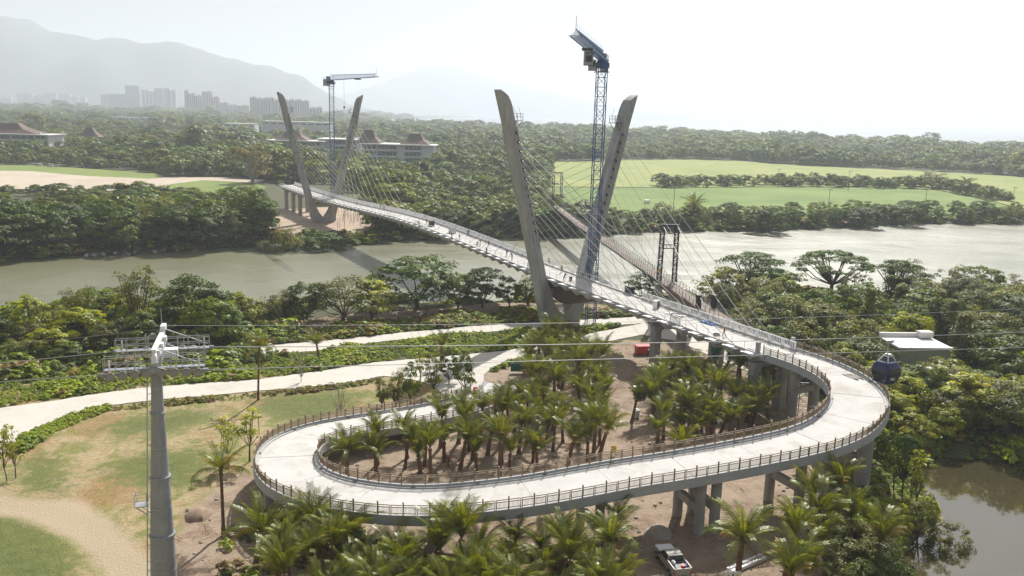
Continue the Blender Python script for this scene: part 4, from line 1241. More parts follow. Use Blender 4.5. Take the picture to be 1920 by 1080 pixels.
# ================================================================== people
def skin_body(joints, edges, radii, root):
    me = bpy.data.meshes.new('body'); me.from_pydata(joints, edges, [])
    o = bpy.data.objects.new('tmp', me); COL.objects.link(o)
    md = o.modifiers.new('s', 'SKIN'); md.use_smooth_shade = True
    sv = me.skin_vertices[0].data
    for i, r in enumerate(radii): sv[i].radius = (r, r * .85); sv[i].use_root = (i == root)
    s2 = o.modifiers.new('u', 'SUBSURF'); s2.levels = 1
    dg = bpy.context.evaluated_depsgraph_get()
    out = bpy.data.meshes.new_from_object(o.evaluated_get(dg))
    bpy.data.objects.remove(o); return out
def person_meshes(pose):
    # joints: pelvis, chest, neck, head, L/R shoulder elbow hand, L/R hip knee ankle toe
    lean = {'stand': 0, 'walk': .06, 'bend': .75}[pose]
    def up(h, fwd=0): return Vector((math.sin(lean) * h + fwd, 0, .95 + math.cos(lean) * h))
    st = {'stand': .04, 'walk': .26, 'bend': .12}[pose]
    J = [Vector((0, 0, .95)), up(.28), up(.5), up(.56), up(.66, .02)]
    ed = [(0, 1), (1, 2), (2, 3), (3, 4)]; rd = [.14, .14, .13, .055, .1]
    J.append(up(.78, .02)); ed.append((4, 5)); rd.append(.085)
    for sg in (-1, 1):
        b = len(J); sw = sg * st
        sh = up(.48) + Vector((0, sg * .19, 0)); el = sh + Vector((.06 + sw * .6, sg * .07, -.28)); ha = el + Vector((.14 + sw * .4, -sg * .02, -.2))
        if pose == 'stand' and sg > 0: ha = el + Vector((.22, -.08, .06))
        J += [sh, el, ha, ha + Vector((.05, 0, -.09))]; ed += [(2, b), (b, b + 1), (b + 1, b + 2), (b + 2, b + 3)]; rd += [.07, .048, .035, .038]
        b = len(J)
        J += [Vector((0, sg * .1, .88)), Vector((-sw * .5 + .03, sg * .11, .48)), Vector((-sw * 1.1, sg * .12, .08)), Vector((-sw * 1.1 + .17, sg * .13, .035))]
        ed += [(0, b), (b, b + 1), (b + 1, b + 2), (b + 2, b + 3)]; rd += [.1, .068, .048, .04]
    body = skin_body(J, ed, rd, 0)
    return body, up
PEOPLE = {}
for pose in ('stand', 'walk', 'bend'):
    body, up = person_meshes(pose)
    body.materials.clear(); body.materials.append(MAT['navy']); body.materials.append(MAT['skin'])
    for p_ in body.polygons:
        c_ = p_.center
        hd = (up(.7, .02) - c_).length < .2 or ((c_ - up(.2)).length > .33 and .62 < c_.z < 1.2 and abs(c_.y) > .17)
        p_.material_index = 1 if hd else 0
    vest = MB()
    rings = []
    for h, a, b_ in ((.02, .17, .14), (.18, .185, .15), (.38, .205, .155), (.5, .17, .13)):
        c0 = up(h); rings.append([(c0.x + b_ * math.cos(t) * 1.05, a * math.sin(t) * 1.12, c0.z + (-.0 if pose != 'bend' else .12 * -math.cos(t))) for t in [2 * PI * k / 10 for k in range(10)]])
    PEOPLE[pose] = (body, lofted(rings, 'vest', 'orange'), lofted([[(x, y, z) for x, y, z in r] for r in rings], 'vest', 'redcloth'),
                    lofted([[(up(.74, .03).x + r * math.cos(t), r * math.sin(t), up(.76).z + dz) for t in [2 * PI * k / 10 for k in range(10)]] for r, dz in ((.135, -.03), (.13, .03), (.095, .1), (.03, .13))], 'helmet', 'helmet'))
def person(px, py, z, pose, rz, label, vest=None, helmet=True, deck=False):
    p = G(px, py, z)
    if deck:
        for _ in range(5): s_ = (p - B0).dot(AX); p = G(px, py, bz(s_) + .005)
    else:
        for _ in range(3): p = G(px, py, hz(p.x, p.y))
    t = thing('person', label, 'person', p, rz)
    link('body', PEOPLE[pose][0], t)
    if vest: link('vest', PEOPLE[pose][1 if vest == 'orange' else 2], t)
    if helmet: link('helmet', PEOPLE[pose][3], t)
    return t
wk_ = [(987, 478, 'stand', 0, None, 'worker in dark clothes beside the red crate on the bridge'), (997, 481, 'stand', 2, None, 'worker at the right of the red crate on the bridge'),
       (950, 480, 'stand', 1, None, 'dark dressed worker on the bridge deck left of the near pylon leg'), (960, 487, 'bend', 2, None, 'worker stooping at the open left deck edge near the pylon'),
       (894, 464, 'bend', 1, None, 'worker crouching at the deck edge over the river'), (900, 460, 'stand', 0, 'orange', 'worker in an orange vest over mid river'), (916, 463, 'walk', 3, None, 'worker walking in the middle of the deck over the river'),
       (912, 477, 'stand', 1, None, 'worker standing at the left deck edge over the river'), (861, 450, 'stand', 0, None, 'worker standing alone past the pale cart on the bridge'), (847, 449, 'walk', 0, 'orange', 'worker in vest just below the pale cart'),
       (878, 442, 'stand', 4, None, 'worker by the white right railing over the river'), (800, 420, 'stand', 4, 'orange', 'worker with orange vest by the black machine on the bridge'), (786, 424, 'bend', 4, None, 'worker bending at left of the black machine'),
       (1030, 495, 'bend', 4, None, 'worker crouching by the right railing behind the near pylon leg'), (1053, 511, 'stand', 4, 'orange', 'worker with vest behind the short white railing piece'), (1088, 513, 'bend', 1, None, 'worker crouching near the right railing at the crane'),
       (1120, 523, 'stand', 0, None, 'worker standing at the gap in the railing beside the blue crane'), (1058, 526, 'bend', 1, None, 'worker kneeling at the left deck edge by the pylon'), (1357, 631, 'walk', 0, 'orange', 'worker walking on the wide white deck near the ramp'),
       (595, 358, 'stand', 0, None, 'dark figure on the deck by the far left pylon leg'), (607, 369, 'walk', 0, None, 'dark figure between the far pylon legs'), (648, 373, 'walk', 4, None, 'worker beyond the far right pylon leg'),
       (713, 393, 'stand', 0, None, 'left one of a pair of workers on the far part of the bridge'), (720, 395, 'stand', 0, None, 'right one of a pair of workers on the far part of the bridge'), (669, 386, 'bend', 0, None, 'worker bending on the deck between pair and pylon')]
for x, y, ps, r_, v_, lb in wk_: person(x, y, 11, ps, r_, lb, v_, deck=True)
person(841, 876, 0, 'walk', 2.4, 'person in red vest and white helmet among the palms', 'red')
person(1215, 672, 0, 'stand', 2.4, 'person in dark clothes beside the red container under the bridge', None)

# ================================================================== things on the deck and in the grove
def deckpt(px, py):
    p = G(px, py, 11)
    for _ in range(6): p = G(px, py, bz((p - B0).dot(AX)) + .006)
    return p
def simple(name, label, cat, p, parts, rz=0, group=None):
    t = thing(name, label, cat, p, rz, group)
    for nm, mat, fn in parts:
        mb = MB(); fn(mb); link(nm, mb.mesh(nm, mat), t)
    return t
yawd = math.atan2(AX.y, AX.x)
simple('generator', 'black generator on the deck at the railing gap', 'generator', deckpt(1180, 551), [('housing', 'black', lambda m_: m_.box((0, 0, .95), (1.9, 1.1, 1.3))), ('exhaust', 'darksteel', lambda m_: m_.tube([(.4, 0, 1.6), (.4, 0, 2.1)], .08, 6)), ('skid', 'darksteel', lambda m_: m_.box((0, 0, .15), (2.0, 1.2, .26)))], yawd)
simple('tool_cabinet', 'dark sided white cabinet standing on the deck', 'cabinet', deckpt(1230, 578), [('cabinet', 'whitepaint', lambda m_: m_.box((0, 0, .75), (.8, 1.4, 1.5))), ('door', 'black', lambda m_: m_.box((-.43, 0, .75), (.05, 1.3, 1.4)))], yawd + .6)
simple('machine_cart', 'black machine on wheels by the white railing over the far bank', 'machine', deckpt(809, 424), [('housing', 'black', lambda m_: m_.box((0, 0, .9), (1.6, 1.2, 1.2))), ('roof', 'darksteel', lambda m_: m_.box((0, 0, 1.55), (1.8, 1.3, .08))), ('wheel', 'rubber', lambda m_: [m_.tube([(x, y - .08, .25), (x, y + .08, .25)], .25, 10) for x in (-.5, .5) for y in (-.6, .6)])], yawd)
simple('cart', 'pale box cart on the bridge above the far shore', 'cart', deckpt(848, 437), [('box', 'wallwhite', lambda m_: m_.box((0, 0, .8), (2.0, 1.3, .9))), ('lid', 'darksteel', lambda m_: m_.box((0, 0, 1.28), (2.1, 1.4, .06))), ('wheel', 'rubber', lambda m_: [m_.tube([(x, y - .08, .25), (x, y + .08, .25)], .25, 10) for x in (-.6, .6) for y in (-.62, .62)])], yawd)
simple('crate', 'red crate with cabinet by the near left pylon leg', 'crate', deckpt(994, 486), [('crate', 'red', lambda m_: m_.box((0, 0, .35), (1.4, .9, .7))), ('rim', 'darksteel', lambda m_: m_.box((0, 0, .72), (1.46, .96, .05)))], yawd)
simple('drum', 'dark drum on the deck near the pylon', 'drum', deckpt(1070, 526), [('drum', 'black', lambda m_: m_.tube([(0, 0, 0), (0, 0, .9)], .32, 12)), ('rim', 'galv', lambda m_: m_.tube([(0, 0, .9), (0, 0, .94)], .34, 12))])
simple('cable_coil', 'dark coil of hose lying on the deck', 'coil', deckpt(1343, 629), [('coil', 'black', lambda m_: [m_.tube([(.5 * math.cos(a) , .5 * math.sin(a), .08 + .07 * k) for a in [2 * PI * q / 14 for q in range(15)]], .05, 5, cap=False) for k in range(4)])])
simple('tarpaulin', 'blue and white sheet crumpled against the right curb', 'sheet', deckpt(1328, 607), [('sheet', 'bluetarp', lambda m_: m_.prism([(-1.6, 0), (-1.2, .3), (-.5, .18), (0, .42), (.6, .2), (1.2, .34), (1.7, 0)], lambda u, v, w: (u, w, v), -.5, .5))], yawd)
simple('sheet_pile', 'loose metal offcuts scattered across the deck', 'scrap', deckpt(1258, 590), [('sheet', 'darksteel', lambda m_: [m_.box((random.uniform(-2.5, 2.5), random.uniform(-1, 1), .06 + .04 * k), (1.6, .12, .05), rz=random.uniform(0, 3)) for k in range(9)]), ('board', 'whitepaint', lambda m_: [m_.box((random.uniform(-2, 2), random.uniform(-1, 1), .05 + .03 * k), (1.4, .6, .04), rz=random.uniform(0, 3)) for k in range(4)])], yawd)
i0 = min(idx, key=lambda k: (ctr[k].x - 47.2) ** 2 + (ctr[k].y - 117) ** 2)
simple('plank_pile', 'small pile of planks on the ramp by the outer curb', 'planks', rp(i0, 1.9, .01), [('plank', 'stones', lambda m_: [m_.box((random.uniform(-.3, .3), (k - 3) * .28, .05 + (k % 2) * .05), (2.6, .16, .05), rz=random.uniform(-.3, .3)) for k in range(6)])], 1.8)
# red container
p = G(1204, 664, 0)
simple('container', 'red metal container on the sand beside the bridge pier', 'container', p, [('body', 'red', lambda m_: m_.box((0, 0, .95), (2.6, 1.7, 1.5))), ('lid', 'red', lambda m_: m_.box((0, 0, 1.76), (2.75, 1.85, .1))), ('skid', 'darksteel', lambda m_: [m_.box((x, 0, .1), (.15, 1.7, .2)) for x in (-1, 1)])], .15)
simple('container', 'red skip on the far bank left of the far pylon', 'container', G(515, 421, 0), [('body', 'red', lambda m_: m_.box((0, 0, 1.2), (3.2, 2.0, 2.0))), ('rim', 'darksteel', lambda m_: m_.box((0, 0, 2.22), (3.3, 2.1, .08)))], .1)
# tanks and drum of the concrete mixer
p = G(1200, 745, 0)
simple('mixer', 'small concrete mixer with white drum and black wheels on the dirt track', 'mixer', p, [('drum', 'wallwhite', lambda m_: m_.tube([(-.3, 0, 1.0), (0, 0, 1.35), (.2, 0, 1.9)], [.55, .75, .5], 14)), ('frame', 'darksteel', lambda m_: [m_.box((0, 0, .6), (1.7, 1.1, .25)), m_.box((.8, 0, .9), (.4, .6, .7))]), ('wheel', 'rubber', lambda m_: [m_.tube([(x, y - .1, .35), (x, y + .1, .35)], .35, 12) for x in (-.5, .5) for y in (-.6, .6)]), ('cover', 'red', lambda m_: m_.box((.85, .1, 1.35), (.5, .6, .4)))], .4)
simple('water_tank', 'white water tank standing beside a palm trunk', 'tank', G(1192, 782, 0), [('tank', 'wallwhite', lambda m_: m_.tube([(0, 0, 0), (0, 0, 1.15), (0, 0, 1.3)], [.55, .55, .25], 14)), ('lid', 'galv', lambda m_: m_.tube([(0, 0, 1.3), (0, 0, 1.37)], .2, 10))])
for k, (x, y) in enumerate(((1190, 731), (1206, 728), (1207, 736))):
    simple('drum', ('pale drum left of two others on the shaded sand', 'pale drum behind the mixer, upper right one', 'pale drum behind the mixer, lower right one')[k], 'drum', G(x, y, 0), [('drum', 'wallwhite', lambda m_: m_.tube([(0, 0, 0), (0, 0, .6)], .38, 12)), ('rim', 'galv', lambda m_: m_.tube([(0, 0, .6), (0, 0, .63)], .4, 12))], group='drums by the mixer')
simple('steel_cage', 'dark steel reinforcement cage in the bridge shadow', 'cage', G(1222, 742, 0), [('bar', 'darksteel', lambda m_: [m_.bar((x * .5, y * 1.2, 0), (x * .5, y * 1.2, 1.5), .07) for x in range(-3, 4) for y in (-1, 1)]), ('hoop', 'galv', lambda m_: [m_.bar((-1.6, y * 1.2, z), (1.6, y * 1.2, z), .06) for z in (.2, .8, 1.5) for y in (-1, 1)])], .2)
simple('sign', 'small yellow sign on the sand inside the loop', 'sign', G(1150, 852, 0), [('board', 'yellow', lambda m_: m_.box((0, 0, .75), (.75, .05, .95))), ('leg', 'galv', lambda m_: [m_.bar((x, .05, 0), (x, .05, .9), .05) for x in (-.3, .3)])])
for x, lb in ((1364, 'white sign board at the bottom edge, left one'), (1381, 'white sign board at the bottom edge with yellow mark, right one')):
    simple('sign', lb, 'sign', G(x, 1100, 0), [('board', 'whitepaint', lambda m_: m_.box((0, 0, 1.25), (.7, .05, .8))), ('leg', 'galv', lambda m_: m_.bar((0, .05, 0), (0, .05, 1.2), .06)), ('symbol', 'yellow', lambda m_: m_.prism([(-.15, -.12), (.15, -.12), (0, .15)], lambda u, v, w: (u, w, v + 1.25), -.04, -.03))])
simple('barrier', 'red plastic barrier on the pale plaza', 'barrier', G(891, 738, .5), [('body', 'red', lambda m_: m_.prism([(-.3, 0), (.3, 0), (.15, 1.1), (-.15, 1.1)], lambda u, v, w: (w, u, v), -.35, .35)), ('stripe', 'whitepaint', lambda m_: [m_.box((0, -.27 + z * .12, z), (.72, .02, .08), R=Matrix.Rotation(-.14, 3, 'X')) for z in (.35, .7)])])
simple('green_enclosure', 'dark green sheeted frame behind palms at the plaza edge', 'enclosure', G(970, 700, 0), [('sheet', 'greensheet', lambda m_: [m_.box((.4, 0, 1.1), (3.2, .1, 1.5)), m_.box((1.9, -1.0, 1.1), (.1, 2, 1.5))]), ('post', 'greensheet', lambda m_: m_.bar((1.2, 0, 0), (1.4, -.2, 3.2), .18)), ('post', 'greensheet', lambda m_: m_.bar((1.8, 0, 0), (2.0, -.2, 3.2), .18))], .1)
simple('green_hopper', 'dark green funnel standing under the bridge', 'hopper', G(1340, 690, 0), [('funnel', 'greensheet', lambda m_: m_.tube([(0, 0, 1.6), (0, 0, 4.2)], [.5, 1.1], 8)), ('leg', 'greensheet', lambda m_: m_.tube([(0, 0, 0), (0, 0, 1.7)], .35, 8))])
simple('beam_stack', 'white painted steel beams lying on the ground right of the double columns', 'beams', G(1400, 1060, 0), [('beam', 'whitepaint', lambda m_: [m_.box((0, (k - .5) * .55, .2), (5.2, .3, .35)) for k in range(2)])], .62)
simple('scaffold', 'grey scaffold tower under the ramp at the bridge joint', 'scaffold', G(1505, 770, 1), [('frame', 'galv', lambda m_: lattice(m_, (0, 0, -1), (0, 0, 7.6), 2.2, 1.9, .1, .07))])
simple('concrete_post', 'short pale concrete cylinder below the ramp curve', 'post', G(1523, 785, 1), [('shaft', 'column', lambda m_: m_.tube([(0, 0, -1), (0, 0, 1.8)], .55, 14)), ('cap', 'deck', lambda m_: m_.tube([(0, 0, 1.8), (0, 0, 1.9)], .6, 14))])
# scaffolding forest and stepped rubble at the far pylon
for q, (x, y) in enumerate(((545, 432), (700, 440))): pass
mb = MB()
for k in range(70):
    a = G(random.uniform(632, 725), random.uniform(405, 436), 0); mb.bar(a, a + Vector((random.uniform(-.3, .3), 0, random.uniform(3, 6.5))), .14, n=3)
tag(link('steel_props', mb.mesh('steel_props', 'steelrust')), 'rusty steel props standing on the sand right of the far pylon', 'props', kind='stuff')
# pickup truck ---------------------------------------------------------
tp = G(1259, 1062, 0); tp.z = hz(tp.x, tp.y) + .03
tr = thing('pickup_truck', 'white pickup truck with loaded bed parked beside the double columns', 'pickup truck', tp, math.atan2(5.8, -1.2))
tr.scale = (1.08,) * 3
def body_profile():
    mb = MB()
    lower = [(-2.6, .45), (-2.62, .95), (-.95, .98), (-.9, 1.0), (1.0, 1.02), (2.35, .96), (2.6, .8), (2.62, .45)]
    mb.prism(lower, lambda u, v, w: (u, w, v), -.9, .9); return mb
me = body_profile().mesh('body', 'dusty'); fix_normals(me); link('body', me, tr)
mb = MB(); mb.add([(-.95, -.86, 1.0), (-.8, -.7, 1.62), (.35, -.7, 1.66), (1.15, -.84, 1.03), (-.95, .86, 1.0), (-.8, .7, 1.62), (.35, .7, 1.66), (1.15, .84, 1.03)],
                  [(0, 3, 2, 1), (4, 5, 6, 7), (1, 2, 6, 5), (0, 1, 5, 4), (2, 3, 7, 6)])
cabo = link('cab', mb.mesh('cab', 'dusty'), tr)
mb = MB(); mb.add([(-.965, -.76, 1.06), (-.835, -.64, 1.55), (-.835, .64, 1.55), (-.965, .76, 1.06)], [(0, 3, 2, 1)]); link('rear_window', mb.mesh('rear_window', 'glass'), cabo)
mb = MB(); mb.add([(.42, -.64, 1.62), (1.12, -.76, 1.07), (1.12, .76, 1.07), (.42, .64, 1.62)], [(0, 1, 2, 3)]); link('windscreen', mb.mesh('windscreen', 'glass'), cabo)
for sg in (-1, 1):
    mb = MB(); mb.add([(-.8, sg * .855, 1.08), (-.7, sg * .735, 1.55), (.3, sg * .735, 1.57), (.95, sg * .855, 1.08)], [(0, 1, 2, 3)]); link('side_window', mb.mesh('side_window', 'glass'), cabo)
    mb = MB(); mb.box((.8, sg * 1.0, 1.12), (.14, .2, .2)); link('mirror', mb.mesh('mirror', 'black'), tr)
mb = MB(); mb.box((-1.78, 0, .99), (1.5, 1.5, .03)); link('bed', mb.mesh('bed', 'black'), tr)
mb = MB()
for sg in (-1, 1): mb.box((-1.78, sg * .83, 1.12), (1.7, .12, .34))
mb.box((-2.58, 0, 1.1), (.1, 1.55, .3)); link('bed_side', mb.mesh('bed_side', 'dusty'), tr)
mb = MB(); mb.box((1.8, 0, 1.03), (1.25, 1.55, .05), R=Matrix.Rotation(.045, 3, 'Y')); link('hood', mb.mesh('hood', 'whitepaint'), tr)
mb = MB(); mb.box((.9, 0, 1.025), (.04, .03, .01)); mb.box((2.66, 0, .5), (.12, 1.8, .25)); mb.box((-2.68, 0, .5), (.12, 1.7, .22)); link('bumper', mb.mesh('bumper', 'cranegrey'), tr)
for sg in (-1, 1):
    mb = MB(); mb.box((2.6, sg * .68, .78), (.08, .34, .2)); link('headlight', mb.mesh('headlight', 'galv'), tr)
    mb = MB(); mb.box((-2.63, sg * .8, .85), (.06, .14, .3)); link('tail_light', mb.mesh('tail_light', 'red'), tr)
    for x in (-1.65, 1.65):
        mb = MB(); mb.tube([(x, sg * .72, .38), (x, sg * .93, .38)], .38, 18); w_ = link('wheel', mb.mesh('wheel', 'rubber'), tr)
        mb = MB(); mb.tube([(x, sg * .9, .38), (x, sg * .95, .38)], .2, 12); link('rim', mb.mesh('rim', 'galv'), w_)
def cargo(nm, lb, off, mat, fn):
    off = tuple(q_ * 1.08 for q_ in off); R = Matrix.Rotation(tr.rotation_euler.z, 3, 'Z'); t = thing(nm, lb, nm, tp + R @ Vector(off), tr.rotation_euler.z); mb = MB(); fn(mb); link('shell', mb.mesh('shell', mat), t)
cargo('sack', 'white sack lying in the truck bed behind the cab', (-1.3, .4, 1.01), 'wallwhite', lambda m_: m_.tube([(-.3, 0, .18), (0, 0, .22), (.3, 0, .18)], [.12, .22, .12], 8))
cargo('bucket', 'red bucket at the rear of the truck bed', (-2.25, -.15, 1.01), 'red', lambda m_: m_.tube([(0, 0, 0), (0, 0, .45)], [.18, .24], 10))
cargo('bag', 'pale bag in the rear right corner of the truck bed', (-2.0, -.5, 1.01), 'bluetarp', lambda m_: m_.tube([(-.2, 0, .12), (.1, 0, .2), (.3, 0, .12)], [.08, .2, .1], 8))
cargo('bag', 'grey bag in the rear left corner of the truck bed', (-2.1, .45, 1.01), 'wallwhite', lambda m_: m_.tube([(-.2, 0, .1), (.1, 0, .16), (.25, 0, .1)], [.08, .17, .08], 8))

# ================================================================== buildings
def hip_roof(mb, x0, x1, y0, y1, z0, z1, ridge=.35, eave=0):
    cx, cy_ = (x0 + x1) / 2, (y0 + y1) / 2; rx = (x1 - x0) * ridge / 2; ry = (y1 - y0) * .12
    # flared: steep above, flatter below
    mx_, my_, mz_ = (x1 - x0) * .27, (y1 - y0) * .27, z0 + (z1 - z0) * .45
    r0 = [(x0, y0, z0), (x1, y0, z0), (x1, y1, z0), (x0, y1, z0)]
    r1 = [(cx - max(mx_, rx), cy_ - my_, mz_), (cx + max(mx_, rx), cy_ - my_, mz_), (cx + max(mx_, rx), cy_ + my_, mz_), (cx - max(mx_, rx), cy_ + my_, mz_)]
    r2 = [(cx - rx, cy_ - ry, z1), (cx + rx, cy_ - ry, z1), (cx + rx, cy_ + ry, z1), (cx - rx, cy_ + ry, z1)]
    vs = r0 + r1 + r2; fs = []
    for o_ in (0, 4):
        for k in range(4): fs.append((o_ + k, o_ + (k + 1) % 4, o_ + 4 + (k + 1) % 4, o_ + 4 + k))
    fs.append((8, 9, 10, 11)); fs.append((3, 2, 1, 0)); mb.add(vs, fs)
def resort(label, x0p, x1p, yb, ytop, Y, blocks, roofs, floors=3, depth=26, nm='resort_building'):
    """white block with ribbon windows; blocks are pixel ranges of glazed bays, roofs (x0, x1, ytop) brown hips"""
    a = GY(x0p, yb, Y); b_ = GY(x1p, yb, Y); zt = (GY(x0p, ytop, Y).z + GY(x1p, ytop, Y).z) / 2
    t = thing(nm, label, 'building', ((a.x + b_.x) / 2, Y, 0)); ox = (a.x + b_.x) / 2
    yaw = 0
    W = b_.x - a.x
    mb = MB(); mb.box((0, depth / 2 + 1.2, zt / 2), (W, depth, zt)); link('wall', mb.mesh('wall', 'wallwhite'), t)
    mb = MB(); mb.box((0, depth / 2, zt + .35), (W + 4, depth + 5, .7)); link('flat_roof', mb.mesh('flat_roof', 'roofwhite'), t)
    fh = zt / floors
    for (p0, p1) in blocks:
        xa, xb = GY(p0, yb, Y).x - ox, GY(p1, yb, Y).x - ox
        for f_ in range(floors):
            z0 = f_ * fh
            mb = MB(); mb.box(((xa + xb) / 2, .9, z0 + fh * .55), (xb - xa - .8, .8, fh * .62)); w_ = link('window', mb.mesh('window', 'greenglass'), t)
            n = max(1, int((xb - xa) / 3.2)); mb = MB()
            for k in range(n + 1): mb.box((xa + .4 + (xb - xa - .8) * k / n, .42, z0 + fh * .55), (.16, .2, fh * .62))
            link('mullion', mb.mesh('mullion', 'wallwhite'), w_)
            mb = MB(); mb.box(((xa + xb) / 2, -.2, z0 + .25 + fh * .02), (xb - xa, 2.4, .5)); mb.box(((xa + xb) / 2, -1.3, z0 + .9), (xb - xa, .12, .9)); link('balcony', mb.mesh('balcony', 'wallwhite'), t)
    for (p0, p1, yt) in roofs:
        xa, xb = GY(p0, yb, Y).x - ox, GY(p1, yb, Y).x - ox
        z1 = GY((p0 + p1) / 2, yt, Y + depth / 2).z
        mb = MB(); hip_roof(mb, xa, xb, 1, depth - 1, zt + .7, z1); me = mb.mesh('roof', 'roofbrown'); fix_normals(me); link('roof', me, t)
    for k in range(5):
        mb = MB(); mb.box((random.uniform(-W / 2.4, W / 2.4), random.uniform(4, depth - 4), zt + 1.3), (random.uniform(1.5, 3), 2, 1.4)); link('roof_unit', mb.mesh('roof_unit', 'wallwhite'), t)
    return t
resort('white resort building with brown hip roof behind the far left pylon leg', 506, 605, 296, 265, 780, [(510, 541), (549, 600)], [(514, 576, 244)], nm='resort_building')
resort('long white resort block with flat roof behind the far crane', 600, 676, 303, 262, 790, [(628, 668)], [], nm='resort_building')
resort('white three-storey resort building with green glass and two brown roofs', 678, 812, 308, 272, 735, [(682, 706), (708, 744), (758, 790)], [(664, 712, 243), (748, 804, 250)], nm='resort_building')
resort('white building with big brown roof at the left edge', -60, 92, 296, 252, 740, [(-40, -5), (2, 20), (24, 40), (42, 52), (54, 66), (69, 88)], [(-70, 72, 230)], nm='resort_building')
# pavilion with brown roof
p = GY(168, 300, 850)
t = thing('pavilion', 'small pavilion with peaked brown roof rising out of the trees at left', 'pavilion', (p.x, 850, 0))
mb = MB(); mb.box((0, 5, 5.5), (16, 9, 11)); link('wall', mb.mesh('wall', 'glass'), t)
mb = MB(); hip_roof(mb, -11.5, 11.5, -1, 11, 11, GY(160, 239, 856).z, .25); me = mb.mesh('roof', 'roofbrown'); fix_normals(me); link('roof', me, t)
mb = MB()
for x in (-8, 8): mb.box((x, .2, 4.5), (.8, .8, 9))
link('pillar', mb.mesh('pillar', 'wallwhite'), t)
def low_building(label, x0p, x1p, yt, Y, depth=20, band=True):
    a = GY(x0p, yt, Y); b_ = GY(x1p, yt, Y); zt = (a.z + b_.z) / 2
    t = thing('low_building', label, 'building', ((a.x + b_.x) / 2, Y, 0)); W = b_.x - a.x
    mb = MB(); mb.box((0, depth / 2, zt / 2), (W, depth, zt)); link('wall', mb.mesh('wall', 'wallwhite'), t)
    mb = MB(); mb.box((0, depth / 2, zt + .2), (W + 1, depth + 1, .4)); link('roof', mb.mesh('roof', 'roofwhite'), t)
    n = max(2, int(W / 9))
    for k in range(n):
        mb = MB(); mb.box((-W / 2 + W * (k + .5) / n, -.05, zt - 2.6), (W / n * .7, .2, 1.3)); link('window', mb.mesh('window', 'glass'), t)
low_building('long white hall behind the far left pylon', 491, 618, 228.5, 1150)
low_building('short white building left of the long white hall', 419, 477, 232, 1180)
low_building('low white building beside the pale road', 430, 482, 254, 1000)
low_building('low pale building among trees left of the pale road', 262, 306, 221, 1500)
low_building('pale low house at the foot of the towers', 210, 262, 220, 1560)
# white roofed building right
p = G(1716, 640, 6)
t = thing('white_roof_building', 'white roofed building among the trees behind the blue cabin', 'building', (73.5, 150.5, 0), .06)
mb = MB(); mb.box((0, 0, 2.9), (9, 7, 5.8)); link('wall', mb.mesh('wall', 'galv'), t)
mb = MB(); mb.box((0, 0, 6.0), (9.8, 8, .3)); link('roof', mb.mesh('roof', 'roofwhite'), t)
mb = MB(); mb.box((0, 3.7, 6.5), (9.8, .5, .9)); mb.box((3.4, 2.9, 6.9), (2.4, 1.6, 1.1)); link('parapet', mb.mesh('parapet', 'roofwhite'), t)
mb = MB(); 
for k in range(6): mb.box((-4.4 + 1.75 * k, 0, 6.17), (.1, 7.8, .06))
link('roof_seam', mb.mesh('roof_seam', 'wallwhite'), t)
# far city ------------------------------------------------------------
CITY = [(-40, 20, 182, 'c'), (31, 60, 175, 'a'), (62, 81, 179, 'b'), (82, 104, 174, 'c'), (108, 131, 176, 'a'), (133, 147, 181, 'b'), (150, 159, 182, 'c'), (188, 206, 178, 'b'), (204, 234, 176, 'g'),
        (234, 260, 160, 'g'), (243, 262, 187, 'y'), (265, 279, 168, 's'), (279, 291, 171, 's'), (289, 305, 165, 'c'), (307, 317, 165, 'c'), (312, 329, 169, 's'), (345, 353, 170, 'b'), (352, 366, 176, 'a'), (362, 378, 180, 'b'), (378, 398, 172, 'a'), (396, 411, 182, 'b'),
        (412, 428, 193, 'b'), (429, 447, 197, 'a'), (447, 467, 198, 'b'), (468, 481, 183, 'a'), (482, 492, 185, 'a'), (493, 502, 185, 'b'), (502, 514, 184, 'a'), (515, 527, 188, 'b'), (528, 541, 189, 'a'), (541, 552, 188, 'b'), (553, 566, 188, 'a'), (566, 579, 190, 'b'), (580, 592, 203, 'b'), (592, 604, 202, 'a'), (606, 622, 212, 'b')]
CW = {'a': (.55, .47, .42), 'b': (.5, .44, .4), 'c': (.45, .47, .48), 'g': (.36, .42, .42), 'y': (.55, .47, .36), 's': (.52, .5, .48)}
cm = {k: M('city_wall_' + {'a': 'sand', 'b': 'clay', 'c': 'grey', 'g': 'glass', 'y': 'ochre', 's': 'white'}[k], v, .85, amt=.06, scale=.02) for k, v in CW.items()}
towers = []
